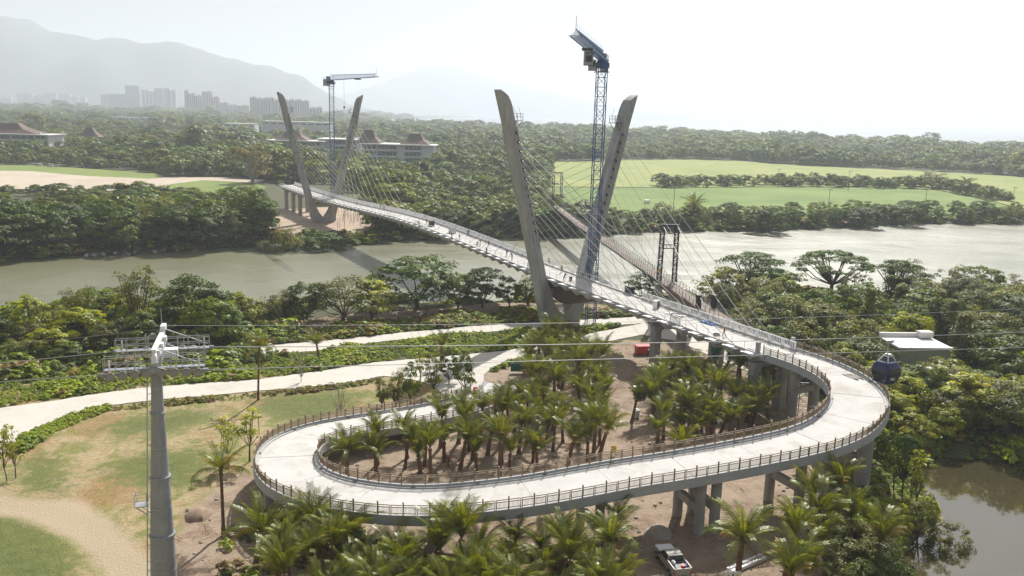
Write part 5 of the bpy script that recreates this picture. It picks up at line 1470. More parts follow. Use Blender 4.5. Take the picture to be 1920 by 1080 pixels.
for k, (x0, x1, yt, c_) in enumerate(CITY):
    Y = 2700 if x0 >= 468 else (3300 if x0 >= 345 else (4200 if x0 >= 180 else 5200))
    a = GY(x0, yt, Y); b_ = GY(x1, yt, Y); W = b_.x - a.x; zt = (a.z + b_.z) / 2
    t = thing('city_tower', 'tower', 'building', ((a.x + b_.x) / 2, Y, 0), 0, 'hazy apartment towers on the far shore')
    t['tone'] = c_
    D_ = min(W, 30)
    mb = MB(); mb.box((0, D_ / 2, zt / 2), (W, D_, zt))
    if c_ in 'ab': mb.box((W * .1, D_ / 2, zt + 2), (W * .4, D_ * .6, 4.2)); mb.box((-W * .33, D_ / 2, zt + 1), (W * .2, D_ * .6, 2.4))
    link('wall', mb.mesh('wall', cm[c_]), t)
    n = max(2, int(W / 7)) if c_ != 's' else 2
    for j in range(n):
        mb = MB(); xx = -W / 2 + W * (j + .5) / n; mb.box((xx, -.3, zt * .5), (W / n * (.42 if c_ != 's' else .28), .8, zt * .94)); link('window_strip', mb.mesh('window_strip', 'citywin'), t)
    if c_ in 'abcsy':
        mb = MB()
        for q in range(int(zt / 3.4)): mb.box((0, -.75, 3.4 * (q + .5)), (W * .96, .5, .9))
        tag(link('balconies', mb.mesh('balconies', cm[c_]), t), kind='stuff')
    towers.append(t)
nmz = {'a': 'sand coloured', 'b': 'clay coloured', 'c': 'grey', 'g': 'pale glassy', 'y': 'ochre', 's': 'white and dark striped'}
order_labels(towers, lambda o, n_: f"{nmz[o['tone']]} hazy tower block, {n_}")
for o in towers: del o['tone']
# flood light masts on the sports field
lm = []
for x, y, yt in ((1552, 400, 355), (1733, 397, 352), (1590, 358, 322), (1897, 392, 352), (1458, 352, 318), (1262, 400, 352)):
    p = G(x, y, 0); h = max(6, GY(x, yt, p.y).z)
    t = thing('floodlight_mast', 'mast', 'floodlight', p)
    mb = MB(); mb.tube([(0, 0, 0), (0, 0, h)], [.16, .1], 6); link('pole', mb.mesh('pole', 'darksteel'), t)
    mb = MB(); mb.box((0, 0, h), (2.3, .1, .12)); 
    link('crossbar', mb.mesh('crossbar', 'darksteel'), t)
    for q in (-.9, 0, .9):
        mb = MB(); mb.box((q, -.15, h + .12), (.5, .3, .42)); link('lamp', mb.mesh('lamp', 'galv'), t)
    lm.append(t)
for o in lm: o['group'] = 'floodlight masts round the sports fields'
order_labels(lm, lambda o, n_: f'thin floodlight mast at the sports fields across the river, {n_}')
# golf carts on the fairway, ball markers in the sand
for x, y, lb in ((75, 312, 'left one of two white golf carts on the fairway'), (95, 313, 'right one of two white golf carts on the fairway'), (1213, 382, 'white cart parked at the sports field edge by the palm')):
    simple('golf_cart', lb, 'golf cart', G(x, y, .4), [('roof', 'whitepaint', lambda m_: m_.box((0, 0, 2.1), (3, 1.6, .2))), ('body', 'wallwhite', lambda m_: m_.box((0, 0, .8), (3, 1.5, .9))), ('post', 'darksteel', lambda m_: [m_.bar((x_, y_, 1.2), (x_, y_, 2.1), .1) for x_ in (-1.2, 1.2) for y_ in (-.7, .7)])])

# ================================================================== vegetation
def mesh_np(name, co, faces, mat):
    me = bpy.data.meshes.new(name)
    k = faces.shape[1]
    me.vertices.add(len(co)); me.vertices.foreach_set('co', co.astype(np.float32).ravel())
    me.loops.add(faces.size); me.loops.foreach_set('vertex_index', faces.astype(np.int32).ravel())
    me.polygons.add(len(faces)); me.polygons.foreach_set('loop_start', np.arange(len(faces), dtype=np.int32) * k)
    me.update(calc_edges=True)
    me.materials.append(MAT[mat] if isinstance(mat, str) else mat)
    return me
def leaf_quads(c, n, size, r, aspect=.55):
    """diamond leaf faces at c with normals n"""
    N = len(c)
    a = r.normal(size=(N, 3)); u = np.cross(n, a); u /= np.linalg.norm(u, axis=1)[:, None] + 1e-9
    v = np.cross(n, u); v /= np.linalg.norm(v, axis=1)[:, None] + 1e-9
    s = size * r.uniform(.6, 1.35, N)[:, None]
    co = np.stack([c - u * s, c + v * s * aspect + n * s * .12, c + u * s, c - v * s * aspect + n * s * .12], 1).reshape(-1, 3)
    return co, np.arange(4 * N).reshape(N, 4)
def tree_meshes(seed, H=10, R=5, base=2.5, ncl=46, cr=1.5, leaves=70, ls=.28, flat=.55, leaf='leafmid', shape='round', trunk_r=.28, bark='bark', limbs=12, droop=0, nlow=.0):
    r = np.random.default_rng(seed)
    cl = []
    while len(cl) < ncl:
        d = r.normal(size=3); d /= np.linalg.norm(d)
        if shape == 'round':
            if d[2] < -.45: continue
            q = r.uniform(.62, 1.0) ** .6
            wob = 1 + .22 * math.sin(3 * math.atan2(d[1], d[0]) + seed) + .12 * math.sin(5 * math.atan2(d[1], d[0]) + 2 * seed)
            p = np.array([d[0] * R * q * wob, d[1] * R * q * wob, base + (H - base) * (.36 + .62 * d[2] * q)])
        elif shape == 'umbrella':
            a = r.uniform(0, 2 * PI); q = r.uniform(0, 1) ** .55
            p = np.array([math.cos(a) * R * q, math.sin(a) * R * q, H - cr * .4 - (H - base) * .42 * q ** 2.2 - abs(r.normal()) * .4])
        elif shape == 'column':
            a = r.uniform(0, 2 * PI); t = r.uniform(0, 1); q = r.uniform(.3, 1) * (1 - .55 * t)
            p = np.array([math.cos(a) * R * q, math.sin(a) * R * q, base + (H - base) * t])
        elif shape == 'open':
            a = r.uniform(0, 2 * PI); t = r.uniform(.1, 1); q = r.uniform(.2, 1) * (1 - .5 * abs(t - .6))
            p = np.array([math.cos(a) * R * q, math.sin(a) * R * q, base + (H - base) * t])
        cl.append(p)
    cl = np.array(cl)
    cen = np.array([0, 0, base + (H - base) * .4])
    C_, N_ = [], []
    for p in cl:
        n_ = int(leaves * r.uniform(.6, 1.3)); rad = cr * r.uniform(.65, 1.25)
        d = r.normal(size=(n_, 3)); d /= np.linalg.norm(d, axis=1)[:, None]
        d[:, 2] = np.abs(d[:, 2]) * 1.0 - .25
        q = r.uniform(.35, 1, n_)[:, None] ** .5
        c = p + d * q * rad * np.array([1, 1, flat])
        if droop: c[:, 2] -= droop * (1 - q[:, 0]) * 0 + droop * r.uniform(0, 1, n_) * rad
        nn = d * .7 + (p - cen) / (np.linalg.norm(p - cen) + .1) * .5 + np.array([0, 0, .75]) + r.normal(size=(n_, 3)) * .36
        nn /= np.linalg.norm(nn, axis=1)[:, None]
        C_.append(c); N_.append(nn)
    co, f = leaf_quads(np.concatenate(C_), np.concatenate(N_), ls, r)
    crown = mesh_np('crown', co, f, leaf)
    mb = MB()
    rr = random.Random(seed)
    fork = Vector((rr.uniform(-.3, .3), rr.uniform(-.3, .3), base * rr.uniform(.6, .95)))
    mb.tube([(0, 0, -.6), (fork.x * .4, fork.y * .4, fork.z * .5), fork], [trunk_r * 1.25, trunk_r, trunk_r * .8], 7)
    order = sorted(range(ncl), key=lambda k: rr.random())[:limbs]
    for k in order:
        e = Vector(cl[k]); m_ = fork.lerp(e, .5) + Vector((rr.uniform(-.4, .4), rr.uniform(-.4, .4), -.25 * (e - fork).length * .3))
        mb.tube([fork, m_, e], [trunk_r * .5, trunk_r * .3, .04], 4, cap=False)
    trunk = mb.mesh('trunk', bark)
    return trunk, crown, (H, R)
KINDS = {
    'dense': [tree_meshes(s, H=10, R=5.0, base=1.6, ncl=60, cr=1.5, leaves=95, ls=.27, leaf='leafdark') for s in (11, 12)],
    'mid': [tree_meshes(s, H=9, R=4.2, base=1.5, ncl=52, cr=1.3, leaves=90, ls=.25, leaf='leafmid') for s in (21, 22, 23)],
    'olive': [tree_meshes(s, H=9, R=4.6, base=1.2, ncl=64, cr=1.2, leaves=85, ls=.2, leaf='leafolive', flat=.8) for s in (31, 32)],
    'yellow': [tree_meshes(s, H=7, R=3.3, base=1.2, ncl=44, cr=1.05, leaves=80, ls=.24, leaf='leafyellow') for s in (41, 42)],
    'umbrella': [tree_meshes(s, H=10, R=6.5, base=3.2, ncl=62, cr=1.35, leaves=85, ls=.22, flat=.5, leaf='leafdark', shape='umbrella', limbs=26, trunk_r=.36) for s in (51, 52)],
    'feather': [tree_meshes(s, H=9, R=3.8, base=1.2, ncl=60, cr=1.15, leaves=85, ls=.17, leaf='leafolive', flat=.9, shape='open', limbs=20) for s in (61, 62)],
    'bamboo': [tree_meshes(s, H=9, R=2.3, base=.6, ncl=46, cr=.8, leaves=85, ls=.2, leaf='leafolive', flat=1.5, shape='column', limbs=18, bark='palebark') for s in (71,)],
    'brown': [tree_meshes(s, H=7.5, R=3.6, base=1.0, ncl=40, cr=1.1, leaves=46, ls=.2, leaf='leafbrown', flat=.9, shape='open', limbs=30, bark='palebark') for s in (81,)],
    'sapling': [tree_meshes(s, H=5, R=1.5, base=1.6, ncl=14, cr=.6, leaves=42, ls=.15, leaf='leafyellow', flat=.5, shape='open', limbs=10, trunk_r=.09) for s in (91, 92)],
    'bush': [tree_meshes(s, H=2.6, R=1.9, base=.1, ncl=24, cr=.7, leaves=60, ls=.2, leaf='leafmid', trunk_r=.08, limbs=8) for s in (101, 102)],
    'bushy': [tree_meshes(s, H=2.6, R=1.9, base=.1, ncl=24, cr=.7, leaves=60, ls=.2, leaf='leafyellow', trunk_r=.08, limbs=8) for s in (103,)],
    'bare': [tree_meshes(s, H=6, R=2.2, base=1.0, ncl=22, cr=.5, leaves=5, ls=.12, leaf='leafbrown', flat=.9, shape='open', limbs=22, trunk_r=.1, bark='palebark') for s in (111,)],
}
CAT = {'bush': ('bush', 'bush'), 'bushy': ('bush', 'bush'), 'sapling': ('sapling', 'tree'), 'bamboo': ('bamboo_clump', 'bamboo'), 'bare': ('bare_tree', 'tree')}
TREES = []
def tree(kind, x, y, H, Rx=None, label=None, group=None, z=None, v=None):
    v = random.randrange(len(KINDS[kind])) if v is None else v
    tm, cm_, (H0_, R0_) = KINDS[kind][v]
    nm, cat = CAT.get(kind, ('tree', 'tree'))
    t = thing(nm, label, cat, (x, y, (hz(x, y) if z is None else z)), random.uniform(0, 6.28), group)
    sz = H / H0_; sx = sz if Rx is None else Rx / R0_
    t.scale = (sx, sx, sz)
    a = link('trunk', tm, t); b_ = link('crown', cm_, t)
    TREES.append((t, kind)); return t
def tree_px(kind, px, py, top, wpx, label, group=None, v=None):
    p = G(px, py, -.3); q = GY(px, top, p.y); Rx = wpx / 2 * (p.y / FPX) * .99
    return tree(kind, p.x, p.y, max(1.2, q.z + .3), Rx, label, group, v=v)

# --- trees one can name -------------------------------------------------
tree_px('dense', 782, 583, 482, 160, 'big dark round fig tree on the near river bank left of the bridge', v=0)
tree_px('dense', 905, 580, 498, 82, 'dark broad tree right of the big fig tree on the near bank')
tree_px('mid', 858, 584, 512, 60, 'mid green tree pressed between fig tree and its dark right neighbour')
tree_px('olive', 642, 603, 522, 125, 'olive bushy tree on the near bank left of the fig tree')
tree_px('dense', 575, 603, 526, 72, 'dark green tree left of the olive bushy tree on the bank')
tree_px('feather', 533, 606, 545, 66, 'thin feathery tree at the left end of the middle bank group')
tree_px('yellow', 697, 601, 528, 85, 'yellow green layered tree in front of the fig tree')
tree_px('feather', 990, 574, 515, 62, 'light small tree behind the near left pylon leg')
tree_px('mid', 955, 577, 520, 40, 'small tree left of the near left pylon leg')
tree_px('bare', 500, 612, 552, 40, 'leafless pale tree standing before the river at left')
tree_px('bare', 522, 614, 562, 24, 'small leafless white tree beside the taller leafless one')
tree_px('umbrella', 1406, 560, 473, 140, 'umbrella shaped tree at the river just right of the old footbridge', v=0)
tree_px('umbrella', 1556, 562, 469, 150, 'widest umbrella shaped tree on the right near bank', v=1)
tree_px('umbrella', 1676, 565, 488, 112, 'dark flat topped tree right of the two umbrella trees')
tree_px('mid', 1204, 570, 512, 66, 'round tree behind the deck right of the blue crane')
tree_px('mid', 1060, 572, 520, 40, 'small green tree seen between the near pylon legs')
tree_px('umbrella', 1690, 935, 822, 72, 'slender tree with layered crown on the grassy pond point', v=0).scale.z *= 1.0
tree_px('sapling', 1718, 950, 850, 60, 'leaning yellow leaved tree at the pond edge')
tree_px('sapling', 1674, 930, 855, 44, 'thin crooked tree left of the layered tree on the pond point')
tree_px('sapling', 1706, 948, 842, 36, 'thin straight tree right of the layered tree on the pond point')
tree_px('olive', 1780, 1000, 925, 86, 'grey green bush spilling over the pond at the point', v=1)
tree_px('olive', 1722, 985, 905, 70, 'dull green bush on the spine of the pond point')
tree_px('yellow', 1668, 1005, 925, 66, 'bright green bush on the near slope of the pond point')
tree_px('bush', 1655, 860, 800, 60, 'bush beside the round column at the ramp tip')
tree_px('olive', 1640, 1060, 985, 95, 'dark bush in the shade at the bottom of the pond slope')
tree_px('olive', 1600, 1095, 1010, 120, 'large shaded bush at the bottom edge right of the columns')
tree_px('sapling', 430, 880, 790, 52, None)
TREES[-1][0]['label'] = 'sparse yellow twiggy tree behind the tall left palm'
tree_px('sapling', 468, 870, 772, 60, 'sparse tree right of the yellow twiggy tree beside the ramp')
tree_px('sapling', 30, 900, 808, 40, 'thin left tree of a trio at the left edge of the field')
tree_px('sapling', 8, 880, 800, 40, 'thin tree of the trio cut by the left picture edge')
tree_px('sapling', 14, 905, 815, 34, 'thin right tree of the trio on the left field edge')
tree_px('sapling', 788, 718, 662, 44, 'young tree on the far side of the lower path')
tree_px('bare', 565, 720, 655, 30, 'leafless sapling beside the lower path')
tree_px('bare', 640, 785, 715, 42, 'leafless sapling before the ramp railing')
for k, (x, y, tp_, w) in enumerate(((870, 742, 660, 36), (742, 772, 700, 44), (770, 762, 680, 38), (812, 742, 668, 44), (842, 722, 655, 36), (716, 768, 712, 34))):
    tree_px(('mid', 'feather')[k % 2], x, y, tp_, w, ('slim tree on the plaza edge', 'leafy tree above the left loop railing', 'small tree behind the timber rail', 'tree on the lawn beside the plaza shadow', 'feathery tree where the paths meet', 'low tree by the ramp entrance')[k])
# brown twiggy thicket, two golden willows, far landmarks
tree_px('yellow', 738, 402, 340, 76, 'bright yellow green round tree behind the far right cables')
tree_px('bush', 655, 450, 428, 40, 'low bush at the water right of the far pylon')
tree_px('bushy', 690, 447, 424, 34, 'yellow green bush right of the far pylon at the water')
tree_px('bush', 562, 456, 430, 40, 'green bush left of the dark bush under the far pylon')
tree_px('brown', 474, 345, 276, 84, 'grey brown half bare tree beside the fairway on the far side')
tree_px('dense', 605, 458, 405, 72, 'dark bush at the water below the far pylon')
tree_px('feather', 540, 460, 402, 62, 'pale willowy tree at the water left of the far pylon')
tree_px('feather', 505, 462, 425, 50, 'second willowy tree at the water near the red skip')
tree_px('mid', 482, 445, 355, 76, 'green tree rising beside the far end of the bridge')
tree_px('brown', 1748, 353, 322, 56, 'grey round tree at the end of the hedge between the fields')
tree_px('dense', 1440, 428, 366, 78, 'large dark tree at the bend of the far right bank')
tree_px('dense', 1692, 416, 366, 66, 'tall dark tree in the middle of the far right bank')
tree_px('dense', 1620, 420, 371, 62, 'dark tree left of the tall one on the far right bank')

def poisson(poly, n, dmin, tries=40, test=None, seed=1):
    r = random.Random(seed); xs_ = [p[0] for p in poly]; ys_ = [p[1] for p in poly]; out = []
    N = n * tries; P_ = np.array([(r.uniform(min(xs_), max(xs_)), r.uniform(min(ys_), max(ys_))) for _ in range(N)])
    ok = pdist(P_[:, 0], P_[:, 1], poly) < 0
    if test is not None: ok &= test(P_[:, 0], P_[:, 1])
    for q in P_[ok]:
        if len(out) >= n: break
        if all((q[0] - o[0]) ** 2 + (q[1] - o[1]) ** 2 > dmin * dmin for o in out): out.append(tuple(q))
    return out
named = [(t.location.x, t.location.y, max(t.scale.x, .2) * 4) for t, k in TREES]
def clear_of_named(x, y, f=.6):
    ok = np.ones(x.shape, bool)
    for a, b_, r in named: ok &= (x - a) ** 2 + (y - b_) ** 2 > (r * f) ** 2
    return ok
def land(x, y, m_=1.5): return (pdist(x, y, RIVER) > m_) & (pdist(x, y, POND) > m_)
def grove(poly, n, dmin, kinds, hr, group, fmt, seed, test=None, rx=1.0):
    pts = poisson(poly, n, dmin, test=lambda x, y: land(x, y) & clear_of_named(x, y) & (test(x, y) if test else True), seed=seed)
    r = random.Random(seed + 5); out = []
    for x, y in pts:
        k = r.choices([q[0] for q in kinds], [q[1] for q in kinds])[0]
        H = r.uniform(*hr); t = tree(k, x, y, H, None, 'tree', group)
        f_ = r.uniform(.85, 1.2) * rx; t.scale.x *= f_; t.scale.y *= f_; t['k_'] = k; out.append(t)
    order_labels(out, fmt)
    for t in out: del t['k_']
    return out
kn = {'dense': 'dark dense', 'mid': 'mid green', 'olive': 'olive', 'yellow': 'yellow green', 'umbrella': 'flat topped', 'feather': 'feathery', 'bamboo': 'bamboo like', 'brown': 'brown twiggy', 'bush': 'low green', 'bushy': 'low yellow green', 'sapling': 'thin', 'bare': 'leafless'}
# near left bank
NL = px_poly([(-90, 690), (-90, 622), (100, 605), (300, 598), (460, 596), (470, 640), (400, 655), (200, 672), (0, 700)])
grove(NL, 48, 4.3, [('mid', 4), ('yellow', 3), ('olive', 2), ('feather', 2), ('dense', 1)], (5.5, 9.0), 'trees on the near left river bank', lambda o, n_: f"{kn[o['k_']]} tree in the near left thicket, {n_}", 3)
for t, k_ in TREES[-48:]:
    if pixel(t.location)[0] < 150: t.scale.z *= .62
for args in (('feather', 262, 640, 511, 86, 'tallest spiky tree of the near left bank'), ('dense', 365, 640, 517, 125, 'broad dark crown at the right end of the near left bank'), ('feather', 150, 640, 545, 60, 'thin feathery tree before the river at left'), ('yellow', 60, 650, 558, 66, 'pale willow like tree at the far left of the near bank'), ('mid', 410, 660, 556, 90, 'leafy tree below the broad dark crown')):
    tree_px(*args[:5], args[5])
# near bank to the right of the bridge
NR_ = [(47, 196), (53, 216), (80, 218), (138, 222), (180, 228), (180, 132), (104, 128), (70, 128), (60, 128), (52, 140), (46, 160), (44, 180)]
BLD = [(66, 142), (84, 142), (84, 157), (66, 157)]
OLDB = [(p.x, p.y) for p in oc]
def off_bridge(x, y):
    ok = pdist(x, y, BLD) > 2.0
    for a, b_ in OLDB: ok &= (x - a) ** 2 + (y - b_) ** 2 > 4.3 ** 2
    ok &= ~((np.abs((x - B0.x) * NX.x + (y - B0.y) * NX.y) < 8.5))
    for c_ in ctr: ok &= (x - c_.x) ** 2 + (y - c_.y) ** 2 > 6.0 ** 2
    return ok
def front_low(x, y): return ~((x > 60) & (x < 86) & (y > 128) & (y < 143))
grove(NR_, 112, 5.3, [('olive', 5), ('mid', 4), ('feather', 3), ('yellow', 2), ('dense', 2), ('bamboo', 1)], (7, 11), 'trees on the near right bank', lambda o, n_: f"{kn[o['k_']]} tree right of the bridge, {n_}", 7, lambda x, y: off_bridge(x, y) & front_low(x, y), rx=1.05)
grove([(64, 134), (90, 134), (90, 144), (64, 144)], 7, 3.4, [('mid', 2), ('feather', 2)], (4.6, 6.2), 'low trees before the white roof', lambda o, n_: f"{kn[o['k_']]} low tree before the white roof, {n_}", 8, off_bridge, rx=1.2)
BB = [(52, 152), (66, 152), (68, 172), (54, 172)]
grove(BB, 9, 3.0, [('bamboo', 3), ('brown', 1)], (8, 10), 'bamboo thicket', lambda o, n_: f"{kn[o['k_']]} clump in the thicket behind the railing end, {n_}", 9, off_bridge)
# around the pond head: bright yellow green trees over deep shade
PH = [(53, 127), (56, 117.5), (66, 115), (110, 118), (125, 122), (125, 134), (90, 134), (60, 134)]
grove(PH, 38, 3.6, [('yellow', 6), ('mid', 2), ('olive', 1)], (5, 8.5), 'trees round the head of the pond', lambda o, n_: f"{kn[o['k_']]} tree at the head of the pond, {n_}", 10, off_bridge)
# shaded bushes on the slope below the ramp tip
SL = [(44, 100), (51, 112), (52, 122), (56, 116), (52, 100), (50, 92)]
grove(SL, 6, 2.6, [('bush', 1), ('bushy', 1)], (1.6, 3), 'bushes on the pond slope', lambda o, n_: f"{kn[o['k_']]} bush below the ramp tip, {n_}", 12, off_bridge)
FR = [(31, 66), (37, 88), (44, 84), (41, 66)]
grove(FR, 12, 2.6, [('olive', 1), ('mid', 1), ('dense', 1)], (3, 6), 'shaded trees below the right end of the ramp', lambda o, n_: f"{kn[o['k_']]} shaded tree right of the columns, {n_}", 13)
# far bank rows
def far_px(poly, n, dmin, kinds, hr, grp, fmt, seed, rx=1.0, test=None): return grove(px_poly(poly), n, dmin, kinds, hr, grp, fmt, seed, test, rx)
def not_bridge(x, y):
    t = (x - B0.x) * NX.x + (y - B0.y) * NX.y; s = (x - B0.x) * AX.x + (y - B0.y) * AX.y
    return (np.abs(t) > 9) & (pdist(x, y, CLEAR) > 1)
far_px([(-60, 488), (-60, 452), (150, 440), (300, 435), (480, 425), (495, 455), (470, 462), (300, 470), (150, 475)], 55, 7.0, [('dense', 4), ('mid', 3), ('olive', 3), ('umbrella', 1)], (10.5, 15.5), 'trees on the far left bank', lambda o, n_: f"{kn[o['k_']]} tree on the far left bank, {n_}", 20, 1.0, not_bridge)
far_px([(1120, 438), (1130, 424), (1300, 412), (1450, 412), (1700, 404), (1890, 404), (1990, 402), (1990, 422), (1900, 420), (1700, 417), (1480, 429), (1240, 434)], 72, 5.4, [('dense', 4), ('mid', 3), ('olive', 2)], (5.0, 9), 'trees on the far right bank', lambda o, n_: f"{kn[o['k_']]} tree on the far right bank, {n_}", 22, 1.0)

# --- far woods: one mass of many crowns -------------------------------------
PROT = bpy.data.collections.new('far_tree_kinds')
for k_, (s, kw) in enumerate(((1, dict(R=5.2, ls=.75, flat=.6)), (2, dict(R=5.6, ls=.7, shape='umbrella', base=2)), (3, dict(R=4.3, ls=.7, flat=.8)), (4, dict(R=4.8, ls=.8, flat=.5)))):
    kw = {**dict(H=10, base=1.0, ncl=26, cr=1.9, leaves=26, leaf=('leaffar', 'leafdark', 'leafolive', 'leafmid')[k_], limbs=0), **kw}
    tm, cm_, _ = tree_meshes(200 + s, **kw)
    o = bpy.data.objects.new('far_crown_%s' % 'abcd'[k_], cm_); PROT.objects.link(o)
SHR = bpy.data.collections.new('shrub_kinds')
for k_, (s, mt) in enumerate(((1, 'cover'), (2, 'cover'), (3, 'coverred'), (4, 'leafmid'))):
    tm, cm_, _ = tree_meshes(300 + s, H=1.1, R=.75, base=.02, ncl=9, cr=.38, leaves=26, ls=.17, leaf=mt, limbs=0, trunk_r=.03)
    o = bpy.data.objects.new('shrub_%s' % 'abcd'[k_], cm_); SHR.objects.link(o)
PLM = bpy.data.collections.new('tuft_kinds')
def instancer(coll):
    ng = bpy.data.node_groups.new('scatter', 'GeometryNodeTree')
    ng.interface.new_socket('Geometry', in_out='INPUT', socket_type='NodeSocketGeometry')
    ng.interface.new_socket('Geometry', in_out='OUTPUT', socket_type='NodeSocketGeometry')
    N = ng.nodes; L_ = ng.links
    gi = N.new('NodeGroupInput'); go = N.new('NodeGroupOutput')
    ip = N.new('GeometryNodeInstanceOnPoints'); ci = N.new('GeometryNodeCollectionInfo')
    ci.inputs['Collection'].default_value = coll; ci.inputs['Separate Children'].default_value = True; ci.inputs['Reset Children'].default_value = True
    ip.inputs['Pick Instance'].default_value = True
    def attr(nm, t):
        a = N.new('GeometryNodeInputNamedAttribute'); a.data_type = t; a.inputs['Name'].default_value = nm; return a.outputs['Attribute']
    L_.new(gi.outputs[0], ip.inputs['Points']); L_.new(ci.outputs[0], ip.inputs['Instance'])
    L_.new(attr('kind_index', 'INT'), ip.inputs['Instance Index'])
    cx = N.new('ShaderNodeCombineXYZ'); L_.new(attr('turn', 'FLOAT'), cx.inputs['Z']); L_.new(cx.outputs[0], ip.inputs['Rotation'])
    L_.new(attr('size', 'FLOAT_VECTOR'), ip.inputs['Scale'])
    L_.new(ip.outputs[0], go.inputs[0])
    return ng
NG = {'tree': instancer(PROT), 'shrub': instancer(SHR)}
def scatter(name, label, xy, sz, idx_, which, zoff=0):
    n = len(xy); r = np.random.default_rng(n)
    z = height(xy[:, 0], xy[:, 1]) + zoff
    me = bpy.data.meshes.new(name); me.vertices.add(n)
    me.vertices.foreach_set('co', np.column_stack([xy, z]).astype(np.float32).ravel())
    a = me.attributes.new('size', 'FLOAT_VECTOR', 'POINT'); a.data.foreach_set('vector', sz.astype(np.float32).ravel())
    a = me.attributes.new('turn', 'FLOAT', 'POINT'); a.data.foreach_set('value', r.uniform(0, 6.28, n).astype(np.float32))
    a = me.attributes.new('kind_index', 'INT', 'POINT'); a.data.foreach_set('value', idx_.astype(np.int32))
    o = link(name, me); md = o.modifiers.new('scatter', 'NODES'); md.node_group = NG[which]
    return tag(o, label, kind='stuff')
r = np.random.default_rng(5)
def fan(y0, y1, area, slope=.78):
    n = int((y1 ** 2 - y0 ** 2) * slope / area)
    y = np.sqrt(r.uniform(y0 ** 2, y1 ** 2, n)); x = r.uniform(-1, 1, n) * slope * y + .03 * y
    return np.column_stack([x, y])
KEEP = [LOWF, UPF, FAIR1, SAND, FAIR2, CLEAR, ROAD]
BFOOT = [[(GY(a, 300, Y).x - 6, Y - fr), (GY(b_, 300, Y).x + 6, Y - fr), (GY(b_, 300, Y).x + 6, Y + 32), (GY(a, 300, Y).x - 6, Y + 32)] for a, b_, Y, fr in ((506, 676, 780, 6), (678, 812, 735, 10), (-70, 92, 740, 4), (156, 190, 850, 3), (488, 620, 1150, 30), (417, 480, 1180, 30), (428, 484, 1000, 20))]
def wood(xy, grow=0):
    x, y = xy[:, 0], xy[:, 1]
    ok = (pdist(x, y, RIVER) > 10) & (pdist(x, y, SHORE) > 8)
    for p_ in KEEP: ok &= pdist(x, y, p_) > 3.5
    for p_ in BFOOT: ok &= pdist(x, y, p_) > 1
    ok &= not_bridge(x, y) | (y > 430)
    return xy[ok]
def thin(xy, front=260):   # scrub stays low in front of the sand and the fairway so that they show
    x, y = xy[:, 0], xy[:, 1]
    h = np.ones(len(x))
    vis = (x / y < -.20) & (y > 315) & (y < 520)
    h = np.where(vis, .45, h)
    # gap in front of the fields
    vis2 = (x / y > .06) & (y > 352) & (y < 480)
    h = np.where(vis2, .3, h)
    for a, b_, Y, dpt, ff in ((500, 680, 780, 100, .72), (678, 815, 735, 140, .5)):
        xa, xb = GY(a, 300, Y).x / Y, GY(b_, 300, Y).x / Y
        h = np.where((x / y > xa) & (x / y < xb) & (y < Y) & (y > Y - dpt), h * ff, h)
    return h
for nm_, y0, y1, area, k0 in (('woodland', 300, 620, 48, .95), ('woodland', 620, 1300, 85, 1.15), ('woodland', 1300, 2500, 170, 1.45), ('woodland', 2500, 5200, 1100, 2.6)):
    xy = wood(fan(y0, y1, area)); h = thin(xy); n = len(xy)
    patch = .85 + .3 * np.sin(xy[:, 0] * .021 + 2 * np.sin(xy[:, 1] * .013)) * np.cos(xy[:, 1] * .017)
    s = k0 * np.clip(np.exp(r.normal(-.08, .3, n)), .4, 1.9) * h * patch
    s = np.where(r.uniform(0, 1, n) < .05, s * 1.3, s)
    sz = np.column_stack([s * r.uniform(.9, 1.25, n) * (1.25 if y0 > 1000 else 1) / np.sqrt(np.clip(h, .4, 1)), s * r.uniform(.9, 1.25, n) / np.sqrt(np.clip(h, .4, 1)), s * .95 * (.8 if y0 > 2000 else 1)])
    ki = r.choice(4, n, p=[.34, .18, .28, .2])
    scatter(nm_, 'dense far wood', xy, sz, ki, 'tree')
def wood_patch(poly, n, dmin, s0, s1, seed):
    xy = np.array(poisson(poly, n, dmin, test=lambda x, y: land(x, y) & clear_of_named(x, y), seed=seed)); m_ = len(xy)
    s = r.uniform(s0, s1, m_); scatter('tree_belt', 'trees', xy, np.column_stack([s * r.uniform(.9, 1.3, m_), s * r.uniform(.9, 1.3, m_), s]), r.choice(4, m_, p=[.4, .15, .2, .25]), 'tree')['label'] = 'belt of bushy trees'
wood_patch(px_poly([(1235, 353), (1235, 346), (1500, 345), (1700, 348), (1790, 354), (1900, 378), (1900, 385), (1760, 357), (1500, 351)]), 170, 2.6, .4, .88, 41)
wood_patch(px_poly([(700, 452), (700, 425), (860, 415), (1020, 420), (1100, 418), (1100, 440), (1030, 442), (960, 442), (830, 447)]), 60, 5.0, .7, 1.15, 42)
